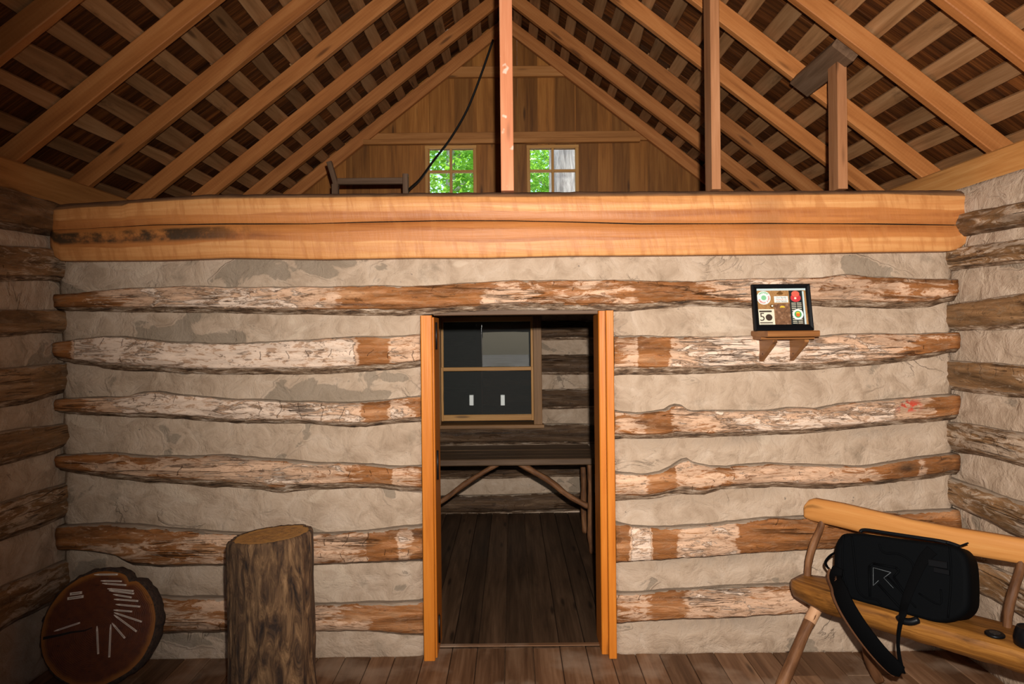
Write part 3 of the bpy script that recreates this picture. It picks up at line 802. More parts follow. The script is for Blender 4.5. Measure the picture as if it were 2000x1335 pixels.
# ------------------------------------------------------------------ roof: rafters, laths, shingles
cs, sn = math.cos(SL), math.sin(SL)
RAFT_Y = [6.475 - 0.595 * i for i in range(14)]
rr_ = random.Random(11)
LW = RG.random
for side_name, sg in (('ceiling_left', -1), ('ceiling_right', 1)):
    roof = struct(side_name)
    dn = Vector((sg * cs, 0, -sn)); up = Vector((sg * sn, 0, cs))
    apex = Vector((X0, 0, RZ))
    def at(s, y, o): return apex + dn * s + up * o + Vector((0, y, 0))
    for i, y in enumerate(RAFT_Y):
        d = 0.105 + rr_.uniform(-.006, .006)
        s_end = 3.62 if not i == 0 else 3.5
        a = at(-0.02, y, d / 2); b = at(s_end, y, d / 2)
        beam('rafter', roof, a, b, 0.05, d, M['rafter'], side=(0, 1, 0), ch=0.004, n=6, jit=0.003, seed=i + 20 * sg)
    top = 0.112
    k = 0; s = 0.05
    while s < 3.75:
        w = rr_.uniform(0.080, 0.105)
        # two lengths butted over a rafter
        cut = RAFT_Y[rr_.randint(2, 6)] + 0.0
        for (ya, yb) in ((-1.7, cut - .003), (cut + .003, 6.75 + rr_.uniform(-.03, .05))):
            off = rr_.uniform(-.012, .012)
            beam('lath', roof, at(s + off, ya, top + .011), at(s + off * .3, yb, top + .011), w, 0.022, M['lath'], side=dn, ch=0.003, n=14, jit=rr_.choice([0.003, 0.004, 0.010, 0.016]), seed=k * 1.7 + sg)
        k += 1; s = 0.05 + 0.187 * k + rr_.uniform(-.012, .012)
    # shingles
    tmpl = []
    for q in range(10):
        w = 0.115 + 0.016 * q
        v, f, g = [], [], []
        Ls = 0.44
        cols = 3
        for (sx_, th) in ((0, 0.003), (Ls * .5, 0.007), (Ls, 0.013)):
            for z_ in (0, th):
                for c_ in range(2):
                    v.append(Vector((sx_, (c_ - .5) * w, z_))); g.append((sx_ + q * 3.1, (c_ - .5) * w, z_))
        f = [(0, 1, 5, 4), (4, 5, 9, 8), (2, 6, 7, 3), (6, 10, 11, 7), (0, 4, 6, 2), (4, 8, 10, 6), (1, 3, 7, 5), (5, 7, 11, 9), (0, 2, 3, 1), (8, 9, 11, 10)]
        tmpl.append((w, v, f, g, mesh_data('shingle', v, f, M['shingle'], {'g': g}, smooth=False)))
    items = []
    ck = 0; s = 0.04 - 0.187
    while s < 3.6:
        y = -1.9 + rr_.random() * .1
        while y < 6.85:
            q = rr_.randint(0, 9); w = tmpl[q][0]
            # butt lies at s+0.44, tilted so that the next course laps under it
            p = at(s + rr_.uniform(-.01, .01), y + w / 2, top + 0.024 + 0.0)
            tilt = -0.043 + rr_.uniform(-.004, .003)
            yaw = rr_.uniform(-.015, .015)
            xa = (dn * math.cos(tilt) - up * math.sin(tilt)).normalized()
            za = (up * math.cos(tilt) + dn * math.sin(tilt)).normalized()
            ya_ = za.cross(xa)
            R3 = Matrix((xa, ya_, za)).transposed().to_4x4()
            mtx = Matrix.Translation(p) @ R3 @ Matrix.Rotation(yaw, 4, 'Z')
            items.append((mtx, q, p))
            y += w + rr_.uniform(0.002, 0.007)
        s += 0.187; ck += 1
    def key(it):
        c = it[2] + dn * .22
        if c.y < 1.5: return 1e6 - c.y
        px, py = project(c)
        vis = -150 < px < 2150 and -120 < py < 420
        return (c - Vector((0, 0, E))).length if vis else 1e3 + (c - Vector((0, 0, E))).length
    items.sort(key=key)
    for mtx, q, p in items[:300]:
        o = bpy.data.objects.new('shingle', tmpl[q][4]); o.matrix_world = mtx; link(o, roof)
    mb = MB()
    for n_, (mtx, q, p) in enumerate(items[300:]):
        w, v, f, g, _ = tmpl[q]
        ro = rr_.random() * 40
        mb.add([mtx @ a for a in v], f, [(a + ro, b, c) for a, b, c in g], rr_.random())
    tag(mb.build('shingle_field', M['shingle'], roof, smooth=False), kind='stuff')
ridge = beam('ridge_board', None, (X0, -1.7, RZ + .055), (X0, 6.7, RZ + .055), 0.025, 0.13, M['rafter'], side=(1, 0, 0))
tag(ridge, 'thin ridge board at the peak where the rafters meet', 'beam')

# ------------------------------------------------------------------ gable walls
wall_gable = struct('wall_gable')
YG = 6.53
GW = [on_y(837, 292, YG), on_y(925, 378, YG), on_y(1035, 291, YG), on_y(1124, 376, YG)]
gl = (GW[0].x, GW[1].x, GW[1].z, GW[0].z); gr = (GW[2].x, GW[3].x, GW[3].z, GW[2].z)
rg = random.Random(5)
x = XL - 0.05
gx = []
while x < XR + .1:
    w = rg.uniform(0.14, 0.25); gx.append((x, min(x + w, XR + .1))); x += w
def gable_board(a, b, z0, z1a, z1b, y, jig=0.0):
    """vertical board with a raked top"""
    t = 0.022
    v = [(a + .0002, y, z0), (b - .0002, y, z0), (b - .0002, y, z1b), (a + .0002, y, z1a), (a + .0002, y + t, z0), (b - .0002, y + t, z0), (b - .0002, y + t, z1b), (a + .0002, y + t, z1a)]
    f = [(0, 1, 2, 3), (5, 4, 7, 6), (4, 0, 3, 7), (1, 5, 6, 2), (3, 2, 6, 7), (4, 5, 1, 0)]
    o_ = RG.random() * 20
    g = [(p[2] + o_, p[0], p[1]) for p in v]
    return obj('gable_board', v, f, M['gable'], wall_gable, {'g': g}, smooth=False, origin=v[0])
def rake(x, y=0): return roof_z(x, 0.14)
for i, (a, b) in enumerate(gx):
    y = YG + rg.uniform(-.006, .006)
    z_floor = 2.45
    # split boards round the two small windows
    cuts = [a, b]
    for (wx0, wx1, wz0, wz1) in (gl, gr):
        for c in (wx0, wx1, X0):
            if a + .01 < c < b - .01: cuts.append(c)
    cuts = sorted(cuts)
    for c0, c1 in zip(cuts, cuts[1:]):
        m = (c0 + c1) / 2; hole = None
        for wq in (gl, gr):
            if wq[0] < m < wq[1]: hole = wq
        za, zb = rake(c0), rake(c1)
        if max(za, zb) < z_floor + .05: continue
        za, zb = max(za, z_floor + .01), max(zb, z_floor + .01)
        if hole:
            gable_board(c0, c1, z_floor, hole[2], hole[2], y)
            gable_board(c0, c1, hole[3], za, zb, y)
        else:
            gable_board(c0, c1, z_floor, za, zb, y)
# the horizontal braces nailed across the boards
def brace(px0, px1, py0, py1, y, t, ledge=False):
    a, b = on_y(px0, py1, y), on_y(px1, py0, y)
    z0, z1 = min(a.z, b.z), max(a.z, b.z)
    beam('brace', wall_gable, (a.x, y + t / 2, (a.z + b.z) / 2), (b.x, y + t / 2, (a.z + b.z) / 2 + 0.0), t, z1 - z0, M['brace'], side=(0, 1, 0), ch=.004)
h1 = on_y(985, 258, 6.49).z; h2 = on_y(985, 283, 6.49).z
beam('brace', wall_gable, (-1.45, 6.50, h1 - .045), (1.38, 6.50, h1 - .045), 0.05, 0.09, M['brace'], side=(0, 1, 0))
beam('brace', wall_gable, (on_y(710, 280, 6.45).x, 6.465, h2 + .03), (on_y(1250, 280, 6.45).x, 6.465, h2 + .03), 0.055, 0.045, M['brace'], side=(0, 1, 0))
h3 = on_y(985, 140, 6.49).z
beam('brace', wall_gable, (on_y(868, 140, 6.49).x, 6.50, h3), (on_y(1102, 140, 6.49).x, 6.50, h3), 0.05, 0.10, M['brace'], side=(0, 1, 0))
# front gable, behind the camera
wall_gf = struct('wall_gable_front')
xx = XL - .05
while xx < XR + .05:
    a, b = xx, xx + 0.235
    za, zb = max(2.71, roof_z(a, .1)), max(2.71, roof_z(b, .1))
    if a < X0 < b: za = zb = max(za, zb)
    y = YFRONT - .1
    v = [(a + .002, y, 2.7), (b - .002, y, 2.7), (b - .002, y, zb), (a + .002, y, za), (a + .002, y - .022, 2.7), (b - .002, y - .022, 2.7), (b - .002, y - .022, zb), (a + .002, y - .022, za)]
    obj('gable_board', v, [(3, 2, 1, 0), (6, 7, 4, 5), (7, 3, 0, 4), (2, 6, 5, 1), (7, 6, 2, 3), (0, 1, 5, 4)], M['gable'], wall_gf, {'g': [(p[2], p[0], p[1]) for p in v]}, smooth=False, origin=v[0])
    xx += 0.235

# ---- glass
def glass_material():
    t = NT('window_glass')
    t.n.remove(t.b)
    gl_ = t.n.new('ShaderNodeBsdfGlossy'); gl_.inputs['Roughness'].default_value = 0.0
    tr = t.n.new('ShaderNodeBsdfTransparent'); tr.inputs['Color'].default_value = (0.96, 0.98, 0.97, 1)
    fr = t.n.new('ShaderNodeFresnel'); fr.inputs['IOR'].default_value = 1.52
    mx = t.n.new('ShaderNodeMixShader')
    t.link(fr.outputs[0], mx.inputs[0]); t.link(tr.outputs[0], mx.inputs[1]); t.link(gl_.outputs[0], mx.inputs[2])
    t.link(mx.outputs[0], t.out.inputs['Surface'])
    return t.m
M['glass'] = glass_material()

def small_window(name, q):
    x0, x1, z0, z1 = q
    w = struct(name)
    y0 = YG - .028
    t = 0.032
    for nm, lo, hi, ax in (('frame_rail', (x0 - t, y0, z1), (x1 + t, YG + .04, z1 + t), 0), ('frame_rail', (x0 - t, y0, z0 - t), (x1 + t, YG + .04, z0), 0),
                           ('frame_stile', (x0 - t, y0, z0), (x0, YG + .04, z1), 2), ('frame_stile', (x1, y0, z0), (x1 + t, YG + .04, z1), 2)):
        box(nm, w, lo, hi, M['sash'], ch=.003, axis=ax)
    xm, zm = (x0 + x1) / 2, (z0 + z1) / 2
    box('mullion', w, (xm - .012, y0 + .008, z0), (xm + .012, YG + .03, z1), M['sash'], ch=.003, axis=2)
    box('muntin', w, (x0, y0 + .010, zm - .011), (x1, YG + .03, zm + .011), M['sash'], ch=.003, axis=0)
    for a0, a1 in ((x0, xm - .012), (xm + .012, x1)):
        for b0, b1 in ((z0, zm - .011), (zm + .011, z1)):
            box('pane', w, (a0, YG + .012, b0), (a1, YG + .015, b1), M['glass'], ch=.0005, axis=0)
    return w
small_window('window_1', gl)
small_window('window_2', gr)

# ------------------------------------------------------------------ loft floor
loft = struct('floor_loft')
for i in range(18):
    y0 = 3.87 + i * 0.15
    if y0 > YFAR - .02: break
    box('loft_plank', loft, (XL - .02, y0, 2.42), (XR + .02, min(y0 + .147, YFAR), 2.445), M['floor'], ch=.003, axis=0)
for i in range(5):
    y0 = 4.25 + i * 0.5
    box('loft_joist', loft, (XL, y0, 2.28), (XR, y0 + .07, 2.418), M['dark_block'], ch=.004, axis=0)

# ------------------------------------------------------------------ door frame
door = struct('door_1')
YJ = 3.632
zt = 1.86
jx0, jx1 = -0.487, -0.427
box('jamb', door, (jx0, YJ, 0.002), (jx1, YJ + .035, zt - .02), M['jamb'], ch=.004, axis=2)
box('jamb', door, (jx0, YJ + .036, 0.002), (jx1 + .008, YB, zt - .03), M['jamb'], ch=.004, axis=2)
kx0, kx1 = 0.500, 0.541
box('jamb', door, (kx0, YJ, 0.004), (kx1, YJ + .045, zt - .004), M['jamb'], ch=.004, axis=2)
box('jamb', door, (kx0 - .033, YJ + .05, 0.004), (kx1, YB, zt - .004), M['jamb'], ch=.005, axis=2)
box('head_jamb', door, (jx1, YJ + .09, zt - .02), (kx0 - .03, YB, zt + .02), M['dark_block'], ch=.004, axis=0)
box('threshold', door, (jx1, YJ + .16, 0.0), (kx0 - .03, YJ + .19, 0.006), M['floor'], ch=.003, axis=0)
for z0, z1 in ((1.66, 1.80), (0.95, 1.10), (0.06, 0.20)):
    h = empty('hinge', (jx1 + .01, YJ + .08, z0)); h.parent = door
    box('hinge_leaf', h, (jx1 + .006, YJ + .10, z0), (jx1 + .0105, YJ + .135, z1), M['iron'], ch=.001, axis=2)
    tube('hinge_knuckle', h, [(jx1 + .013, YJ + .098, z0 - .004), (jx1 + .013, YJ + .098, z1 + .004)], 0.006, M['iron'], 8)

# ------------------------------------------------------------------ far sash window
w3 = struct('window_3')
x0, x1, z0, z1 = WIN['x0'], WIN['x1'], WIN['z0'], WIN['z1']
yf = YFAR - .03
box('casing', w3, (x1 - .045, yf, z0 - .03), (x1 + .035, YFAR + .25, z1), M['trim_dark'], ch=.004, axis=2)
box('casing', w3, (x0 - .035, yf, z0 - .03), (x0 + .045, YFAR + .25, z1), M['trim_dark'], ch=.004, axis=2)
box('casing', w3, (x0 - .035, yf, z1 - .02), (x1 + .035, YFAR + .25, z1 + .06), M['trim_dark'], ch=.004, axis=0)
box('sill', w3, (x0 - .05, yf - .03, z0 - .035), (x1 + .05, YFAR + .25, z0), M['trim_dark'], ch=.004, axis=0)
sx0, sx1 = on_y(858, 760, YFAR + .05).x, on_y(1046, 760, YFAR + .05).x
def sash(zb, zt_, y, bt, tt):
    s = empty('sash', (sx0, y, zb)); s.parent = w3
    st = 0.042
    box('stile', s, (sx0, y, zb), (sx0 + st, y + .035, zt_), M['sash'], axis=2)
    box('stile', s, (sx1 - st, y, zb), (sx1, y + .035, zt_), M['sash'], axis=2)
    box('rail', s, (sx0 + st, y, zb), (sx1 - st, y + .035, zb + bt), M['sash'], axis=0)
    box('rail', s, (sx0 + st, y, zt_ - tt), (sx1 - st, y + .035, zt_), M['sash'], axis=0)
    box('pane', s, (sx0 + st, y + .014, zb + bt), (sx1 - st, y + .018, zt_ - tt), M['glass'], ch=.0006, axis=0)
    return s
zm = on_y(950, 719, YFAR + .04).z
zb = on_y(950, 821, YFAR + .04).z
sash(zb, zm + .012, YFAR + .03, .058, .035)
sash(zm - .022, zm + 0.50, YFAR + .07, .03, .05)
box('shutter', w3, (x0, YFAR + .19, z0), (x1, YFAR + .215, z1), plain('shutter_dark', (0.012, 0.010, 0.009), 0.7), axis=0)
clip = plain('white_clip', (0.75, 0.78, 0.74), 0.4)
for px in (921, 982):
    p = on_y(px, 791, YFAR + .025)
    box('sash_clip', w3, (p.x - .02, YFAR + .012, p.z), (p.x + .02, YFAR + .044, p.z + .098), clip, ch=.004, axis=2)

# ------------------------------------------------------------------ posts on the tie beam
def post(name, px0, px1, y0, dep, ztop, mat, label, slope=None):
    a = on_y(px0, 300, y0).x; b = on_y(px1, 300, y0).x
    z0 = ZBT((a + b) / 2)
    if slope: ztop = roof_z((a + b) / 2) - .005
    o = beam(name, None, ((a + b) / 2, y0 + dep / 2, z0), ((a + b) / 2, y0 + dep / 2, ztop), b - a, dep, M[mat], side=(1, 0, 0), ch=.003)
    return tag(o, label, 'post', 'roof posts')
post('roof_post', 978, 1003, 3.63, 0.06, RZ - .01, 'post', 'pale pinkish square post in the middle, reaching up to the ridge')
post('roof_post', 1390, 1408, 3.63, 0.125, 0, 'post_old', 'tall brown post with a grey side, between the middle post and the short post', slope=True)
p3 = post('roof_post', 1637, 1656, 3.63, 0.11, on_y(1645, 118, 3.63).z, 'post_old', 'short brown post on the right whose top ends under a dark block')
# dark block nailed to the rafters behind the short post's top
bz = on_y(1640, 140, 3.76)
a = on_y(1585, 162, 4.04); 
bx_ = p3.location.x
zb_ = roof_z(bx_, 0.012)
blk = beam('roof_block', None, (bx_ - .02, 3.552, zb_), (bx_ - .02, 4.092, zb_), 0.14, 0.055, M['dark_block'], side=(cs, 0, -sn), ch=.006)
tag(blk, 'dark brown wooden block fixed across two rafters above the short right post', 'block')

# ------------------------------------------------------------------ loft railing and cable
rail = empty('loft_railing', (-1.3, 5.4, 2.447))
yr = 5.4
pa, pb = on_y(655, 360, yr), on_y(792, 340, yr)
top_l = on_y(643, 316, yr)
beam('post', rail, (pa.x, yr, 2.447), (pa.x, yr, pa.z), 0.05, 0.05, M['dark_block'], side=(1, 0, 0))
beam('post', rail, (pa.x + .01, yr, pa.z - .02), (top_l.x, yr, top_l.z), 0.04, 0.04, M['dark_block'], side=(1, 0, 0))
beam('post', rail, (pb.x, yr, 2.447), (pb.x, yr, pb.z), 0.042, 0.05, M['dark_block'], side=(1, 0, 0))
za = on_y(720, 354, yr).z
beam('handrail', rail, (pa.x + .02, yr, za), (pb.x - .02, yr, za), 0.04, 0.05, M['dark_block'], side=(0, 1, 0))
tag(rail, 'dark wooden railing standing in the loft left of the small windows', 'railing')
cab = tube('hanging_cable', None, spline([on_y(963, 78, 6.40), on_y(938, 150, 6.38), on_y(912, 215, 6.36), on_y(880, 270, 6.3), on_y(848, 312, 6.2), on_y(820, 350, 6.05), on_y(797, 372, 5.9), on_y(790, 392, 5.85)], 6), 0.011, M['cable'], 7)
tag(cab, 'black cable hanging from the roof peak down past the left loft window', 'cable')

# ------------------------------------------------------------------ shelf with framed picture
sh = empty('wall_shelf', (1.41, YL, 1.65))
zs = on_y(1550, 651, 3.43).z
zs = E - 0.016
box('shelf_board', sh, (1.283, 3.425, zs - .03), (1.545, YL + .01, zs), M['shelf'], ch=.005, axis=0)
box('shelf_cleat', sh, (1.283, 3.52, zs - .045), (1.56, YL + .01, zs - .0305), M['shelf'], ch=.003, axis=0)
for bxx in (1.318, 1.478):
    t = .022
    z1_ = zs - .046
    v = []
    for xq in (bxx, bxx + t):
        v += [(xq, 3.45, z1_), (xq, YL + .012, z1_), (xq, YL + .012, z1_ - .118), (xq, YL - .012, z1_ - .118), (xq, 3.45, z1_ - .012)]
    f = [(0, 1, 2, 3, 4), (9, 8, 7, 6, 5), (0, 5, 6, 1), (1, 6, 7, 2), (2, 7, 8, 3), (3, 8, 9, 4), (4, 9, 5, 0)]
    br = obj('bracket', v, f, M['shelf'], sh, {'g': [(p[1], p[2], p[0]) for p in v]}, smooth=False, origin=v[0])
    v2, f2, g2 = tube_geo([(bxx - .001, YL - .06, z1_ - .075), (bxx + .0015, YL - .06, z1_ - .075)], .004, 8)
    obj('screw', v2, f2, M['iron'], br, {'g': g2}, origin=(bxx, YL - .06, z1_ - .075))
tag(sh, 'small brown wooden wall shelf on two triangular brackets', 'shelf')

# framed picture: local axes  x right, z up in the plane, leaning back against the wall
fr = empty('picture_frame', (1.418, 3.555, zs + .001))
FW, FH = 0.306, 0.248
fr.rotation_euler = (math.radians(-11), 0, 0)
def loc_obj(name, v, f, mat, parent, smooth=False, g=None):
    me = mesh_data(name, v, f, mat, {'g': g or [(p[0], p[1], p[2]) for p in v]}, smooth)
    o = bpy.data.objects.new(name, me)
    return link(o, parent)
def loc_box(name, lo, hi, mat, parent, ch=.003, axis=0):
    v, f, g = box_geo(lo, hi, ch, axis)
    return loc_obj(name, v, f, mat, parent, g=g)
def loc_disc(name, cx, cz, r, y, t, mat, parent, k=28, rx=None, a0=0, a1=2 * math.pi):
    v = []; rx = rx or r
    for yy in (y, y + t):
        for j in range(k):
            a = a0 + (a1 - a0) * j / (k if a1 - a0 > 6.28 else k - 1)
            v.append((cx + rx * math.cos(a), yy, cz + r * math.sin(a)))
    f = [tuple(range(k)), tuple(reversed(range(k, 2 * k)))] + [(j, k + j, k + (j + 1) % k, (j + 1) % k) for j in range(k)]
    return loc_obj(name, v, f, mat, parent)
def loc_ring(name, cx, cz, r0, r1, y, t, mat, parent, k=32):
    v = []
    for (r, yy) in ((r0, y), (r1, y), (r1, y + t), (r0, y + t)):
        for j in range(k):
            a = 2 * math.pi * j / k; v.append((cx + r * math.cos(a), yy, cz + r * math.sin(a)))
    f = []
    for q in range(4):
        for j in range(k):
            f.append((q * k + j, ((q + 1) % 4) * k + j, ((q + 1) % 4) * k + (j + 1) % k, q * k + (j + 1) % k))
    return loc_obj(name, v, f, mat, parent)
def text_mesh(name, body, size, mat, parent, x, z, y, rot=0.0, align='CENTER', depth=.0002, bold=0.0):
    cu = bpy.data.curves.new(name, 'FONT'); cu.body = body; cu.size = size; cu.align_x = align; cu.align_y = 'CENTER'
    cu.extrude = depth; cu.offset = bold; cu.resolution_u = 3
    tmp = bpy.data.objects.new('tmp', cu); COL.objects.link(tmp)
    dg = bpy.context.evaluated_depsgraph_get(); dg.update()
    me = bpy.data.meshes.new_from_object(tmp.evaluated_get(dg))
    bpy.data.objects.remove(tmp, do_unlink=True)
    me.name = name; me.materials.clear(); me.materials.append(mat)
    me.transform(Matrix.Translation((x, y, z)) @ Matrix.Rotation(math.radians(90), 4, 'X') @ Matrix.Rotation(rot, 4, 'Z'))
    o = bpy.data.objects.new(name, me)
    return link(o, parent)
bw = 0.026
hx = FW / 2
def member(name, a, b, inner_a, inner_b):
    """mitred frame member: outer edge a-b, inner edge"""
    prof = [(0, 0.012), (0, -0.006), (0.25, -0.010), (0.7, -0.006), (1, 0.0), (1, 0.012)]
    v = []
    for (o_, i_) in ((a, inner_a), (b, inner_b)):
        for t, y in prof:
            v.append((lerp(o_[0], i_[0], t), y, lerp(o_[1], i_[1], t)))
    k = len(prof)
    f = [(j, (j + 1) % k, k + (j + 1) % k, k + j) for j in range(k)] + [tuple(reversed(range(k))), tuple(range(k, 2 * k))]
    return loc_obj(name, v, f, M['black'], fr)
O = [(-hx, 0), (hx, 0), (hx, FH), (-hx, FH)]
I = [(-hx + bw, bw + .006), (hx - bw + .004, bw + .006), (hx - bw + .004, FH - bw + .004), (-hx + bw, FH - bw + .004)]
for q in range(4): member('frame_member', O[q], O[(q + 1) % 4], I[q], I[(q + 1) % 4])
ix0, iz0, ix1, iz1 = I[0][0], I[0][1], I[2][0], I[2][1]
iw, ih = ix1 - ix0, iz1 - iz0
def U(u): return ix0 + u * iw
def W(v): return iz0 + v * ih
cork = NT('cork_board'); cn = cork.noise(cork.attr('g', 'Vector'), 160, 4, .6); cork.base(cork.ramp(cn, [(.35, (.30, .13, .04)), (.65, (.46, .22, .075))])); cork.rough(.8)
white = plain('sticker_white', (.82, .80, .76), .45)
cream = plain('sticker_cream', (.78, .66, .52), .5)
green = plain('print_green', (.06, .33, .10), .5)
red = plain('print_red', (.60, .04, .05), .4)
redl = plain('print_coral', (.72, .12, .08), .4)
brown = plain('print_brown', (.045, .022, .012), .5)
dark = plain('strip_dark', (.012, .016, .016), .4)
silver = plain('card_silver', (.62, .68, .70), .35)
yellow = plain('print_yellow', (.85, .50, .03), .4)
orange = plain('print_orange', (.75, .14, .02), .4)
brass = plain('pin_brass', (.30, .14, .04), .35, .7)
photo = NT('old_photo_print'); pn = photo.noise(photo.attr('g', 'Vector'), 60, 4, .6); photo.base(photo.ramp(pn, [(.3, (.09, .035, .015)), (.55, (.24, .10, .045)), (.7, (.42, .24, .16))])); photo.rough(.5)
gl2 = glass_material()
loc_box('backing', (ix0 - .004, 0.004, iz0 - .004), (ix1 + .004, 0.012, iz1 + .004), cork.m, fr, ch=.0005)
loc_box('silver_strip', (ix0, .0032, W(.945)), (ix1, .004, iz1), silver, fr, ch=.0001)
loc_box('dark_strip', (U(.655), .0032, iz0), (U(.93), .004, W(.94)), dark, fr, ch=.0001)
loc_box('silver_strip', (U(.925), .0031, iz0), (U(.96), .0039, W(.92)), silver, fr, ch=.0001)
loc_box('photo_card', (U(.335), .0032, iz0), (U(.655), .004, W(.58)), photo.m, fr, ch=.0001)
# round sticker with ring text
cx_, cz_, r_ = U(.135), W(.745), .0365
loc_disc('round_sticker', cx_, cz_, r_, .0026, .001, white, fr)
loc_disc('sticker_spot', cx_, cz_, .0135, .0022, .0004, plain('print_pale_green', (.22, .48, .26), .5), fr)
def ring_text(s, a_mid, mat, outward=True, gap=.17, size=.0125):
    n_ = len(s)
    for i_, ch_ in enumerate(s):
        if ch_ == ' ': continue
        off_ = (i_ - (n_ - 1) / 2) * gap
        a = a_mid - off_ if outward else a_mid + off_
        rr2 = r_ * .76
        text_mesh('letter', ch_, size, mat, fr, cx_ + rr2 * math.cos(a), cz_ + rr2 * math.sin(a), .0021, rot=(a - math.pi / 2) if outward else (a + math.pi / 2), bold=.0003)
ring_text('PREVENT', math.pi / 2, green, True, .27)
ring_text('FOREST FIRES', -math.pi / 2 + .35, red, False, .27)
# white card with three lines
loc_box('white_card', (U(.345), .0024, W(.61)), (U(.63), .0032, W(.785)), white, fr, ch=.0001)
txt = plain('print_ink', (.10, .05, .05), .5)
for k_, (s_, m_) in enumerate((('Our family', txt), ('depends on', redl), ('your family', txt))):
    text_mesh('card_text', s_, .0125, m_, fr, U(.49), W(.745 - .05 * k_), .0021)
# number sticker
loc_box('number_sticker', (U(.0), .0024, iz0), (U(.325), .0032, W(.43)), cream, fr, ch=.0001)
loc_box('sticker_bar', (U(.02), .0019, W(.345)), (U(.275), .0024, W(.39)), brown, fr, ch=.0001)
loc_box('sticker_bar', (U(.02), .0019, W(.045)), (U(.28), .0024, W(.07)), brown, fr, ch=.0001)
loc_box('sticker_bar', (U(.02), .0019, W(.018)), (U(.28), .0024, W(.028)), brown, fr, ch=.0001)
text_mesh('number', '5', .062, brown, fr, U(.075), W(.205), .0019)
loc_disc('number_spot', U(.21), W(.20), .0175, .0019, .0004, brown, fr)
# pins
loc_disc('pin', U(.47), W(.86), .006, -.001, .004, brass, fr, rx=.017)
loc_disc('pin', U(.47), W(.885), .0085, -.002, .004, brass, fr)
loc_disc('pin', U(.285), W(.51), .010, -.001, .004, brass, fr)
loc_disc('pin', U(.29), W(.515), .0045, -.0018, .001, white, fr)
loc_disc('photo_spot', U(.50), W(.47), .009, .0026, .0005, yellow, fr, rx=.014, a0=0, a1=math.pi)
# red medal on the dark strip, rows of small print and the green-centred button
loc_disc('red_disc', U(.785), W(.735), .022, .0022, .001, red, fr, rx=.027)
loc_disc('red_disc', U(.785), W(.845), .0165, .0018, .001, redl, fr, rx=.021)
loc_disc('red_disc_spot', U(.775), W(.725), .006, .0012, .0008, cream, fr)
for cxx in (.735, .845):
    for rr3 in range(12):
        zv = W(.03 + rr3 * .05)
        if rr3 in (3, 4, 5, 6, 7) and False: continue
        loc_box('print_line', (U(cxx - .045), .0027, zv), (U(cxx + .045), .0032, zv + .0035), cream, fr, ch=.00005)
loc_disc('button', U(.80), W(.275), .0285, .0004, .002, white, fr)
loc_disc('button_centre', U(.80), W(.275), .0185, -.0002, .0006, green, fr)
loc_disc('button_spot', U(.80), W(.262), .0105, -.0006, .0004, orange, fr)
loc_disc('button_spot', U(.80), W(.30), .008, -.0010, .0004, yellow, fr, rx=.011, a0=0, a1=math.pi)
loc_box('glass', (ix0 - .003, -.0044, iz0 - .003), (ix1 + .003, -.0030, iz1 + .003), gl2, fr, ch=.0002)
tag(fr, 'black framed collection of stickers and pins leaning on the wall shelf', 'picture')

# ------------------------------------------------------------------ tree stump
st = empty('tree_stump', (0, 0, 0))
YS = 3.16
cst = on_y(531, 1042, YS)
RS = 0.188; ZS_ = cst.z
st.location = (cst.x, YS, 0)
bark = NT('furrowed_bark')
bn = bark.noise(bark.gvec((7, 26, 1)), 1.0, 7, .68, .8)
bn2 = bark.noise(bark.gvec((2, 5, 1)), 1.0, 3, .5)
bark.base(bark.mix(bark.step(bn2, .45, .65, 0, .5), bark.ramp(bn, [(.34, (.014, .006, .003)), (.46, (.09, .042, .016)), (.58, (.22, .115, .048)), (.72, (.38, .21, .095))]), (.07, .032, .012)))
bark.rough(.85); bark.bump(bn, .9, .02)
verts, gs, faces = [], [], []
K, R_ = 128, 56
tilt_x, tilt_y = 0.085, -0.05
def rad(a, h):
    c, s_ = math.cos(a), math.sin(a)
    fur = nz(c * 7.0 + h * .9 * c, s_ * 7.0, h * 1.6) * .010 + nz(c * 15, s_ * 15, h * 3.5) * .008 - abs(nz(c * 10 + 3, s_ * 10, h * 1.5)) * .012
    return RS + .012 * nz(c, s_, 5) + fur + .018 * max(0, 1 - h / .25)
for i in range(R_ + 1):
    t = i / R_
    for j in range(K):
        a = 2 * math.pi * j / K
        h = t * ZS_
        r = rad(a, h) - (0.008 if i == R_ else 0)
        xx, yy = r * math.cos(a), r * math.sin(a)
        z = h + t * (tilt_x * xx + tilt_y * yy)
        verts.append((cst.x + xx, YS + yy, z)); gs.append((z, a * .19, 0))
for i in range(R_):
    for j in range(K):
        faces.append((i * K + j, i * K + (j + 1) % K, (i + 1) * K + (j + 1) % K, (i + 1) * K + j))
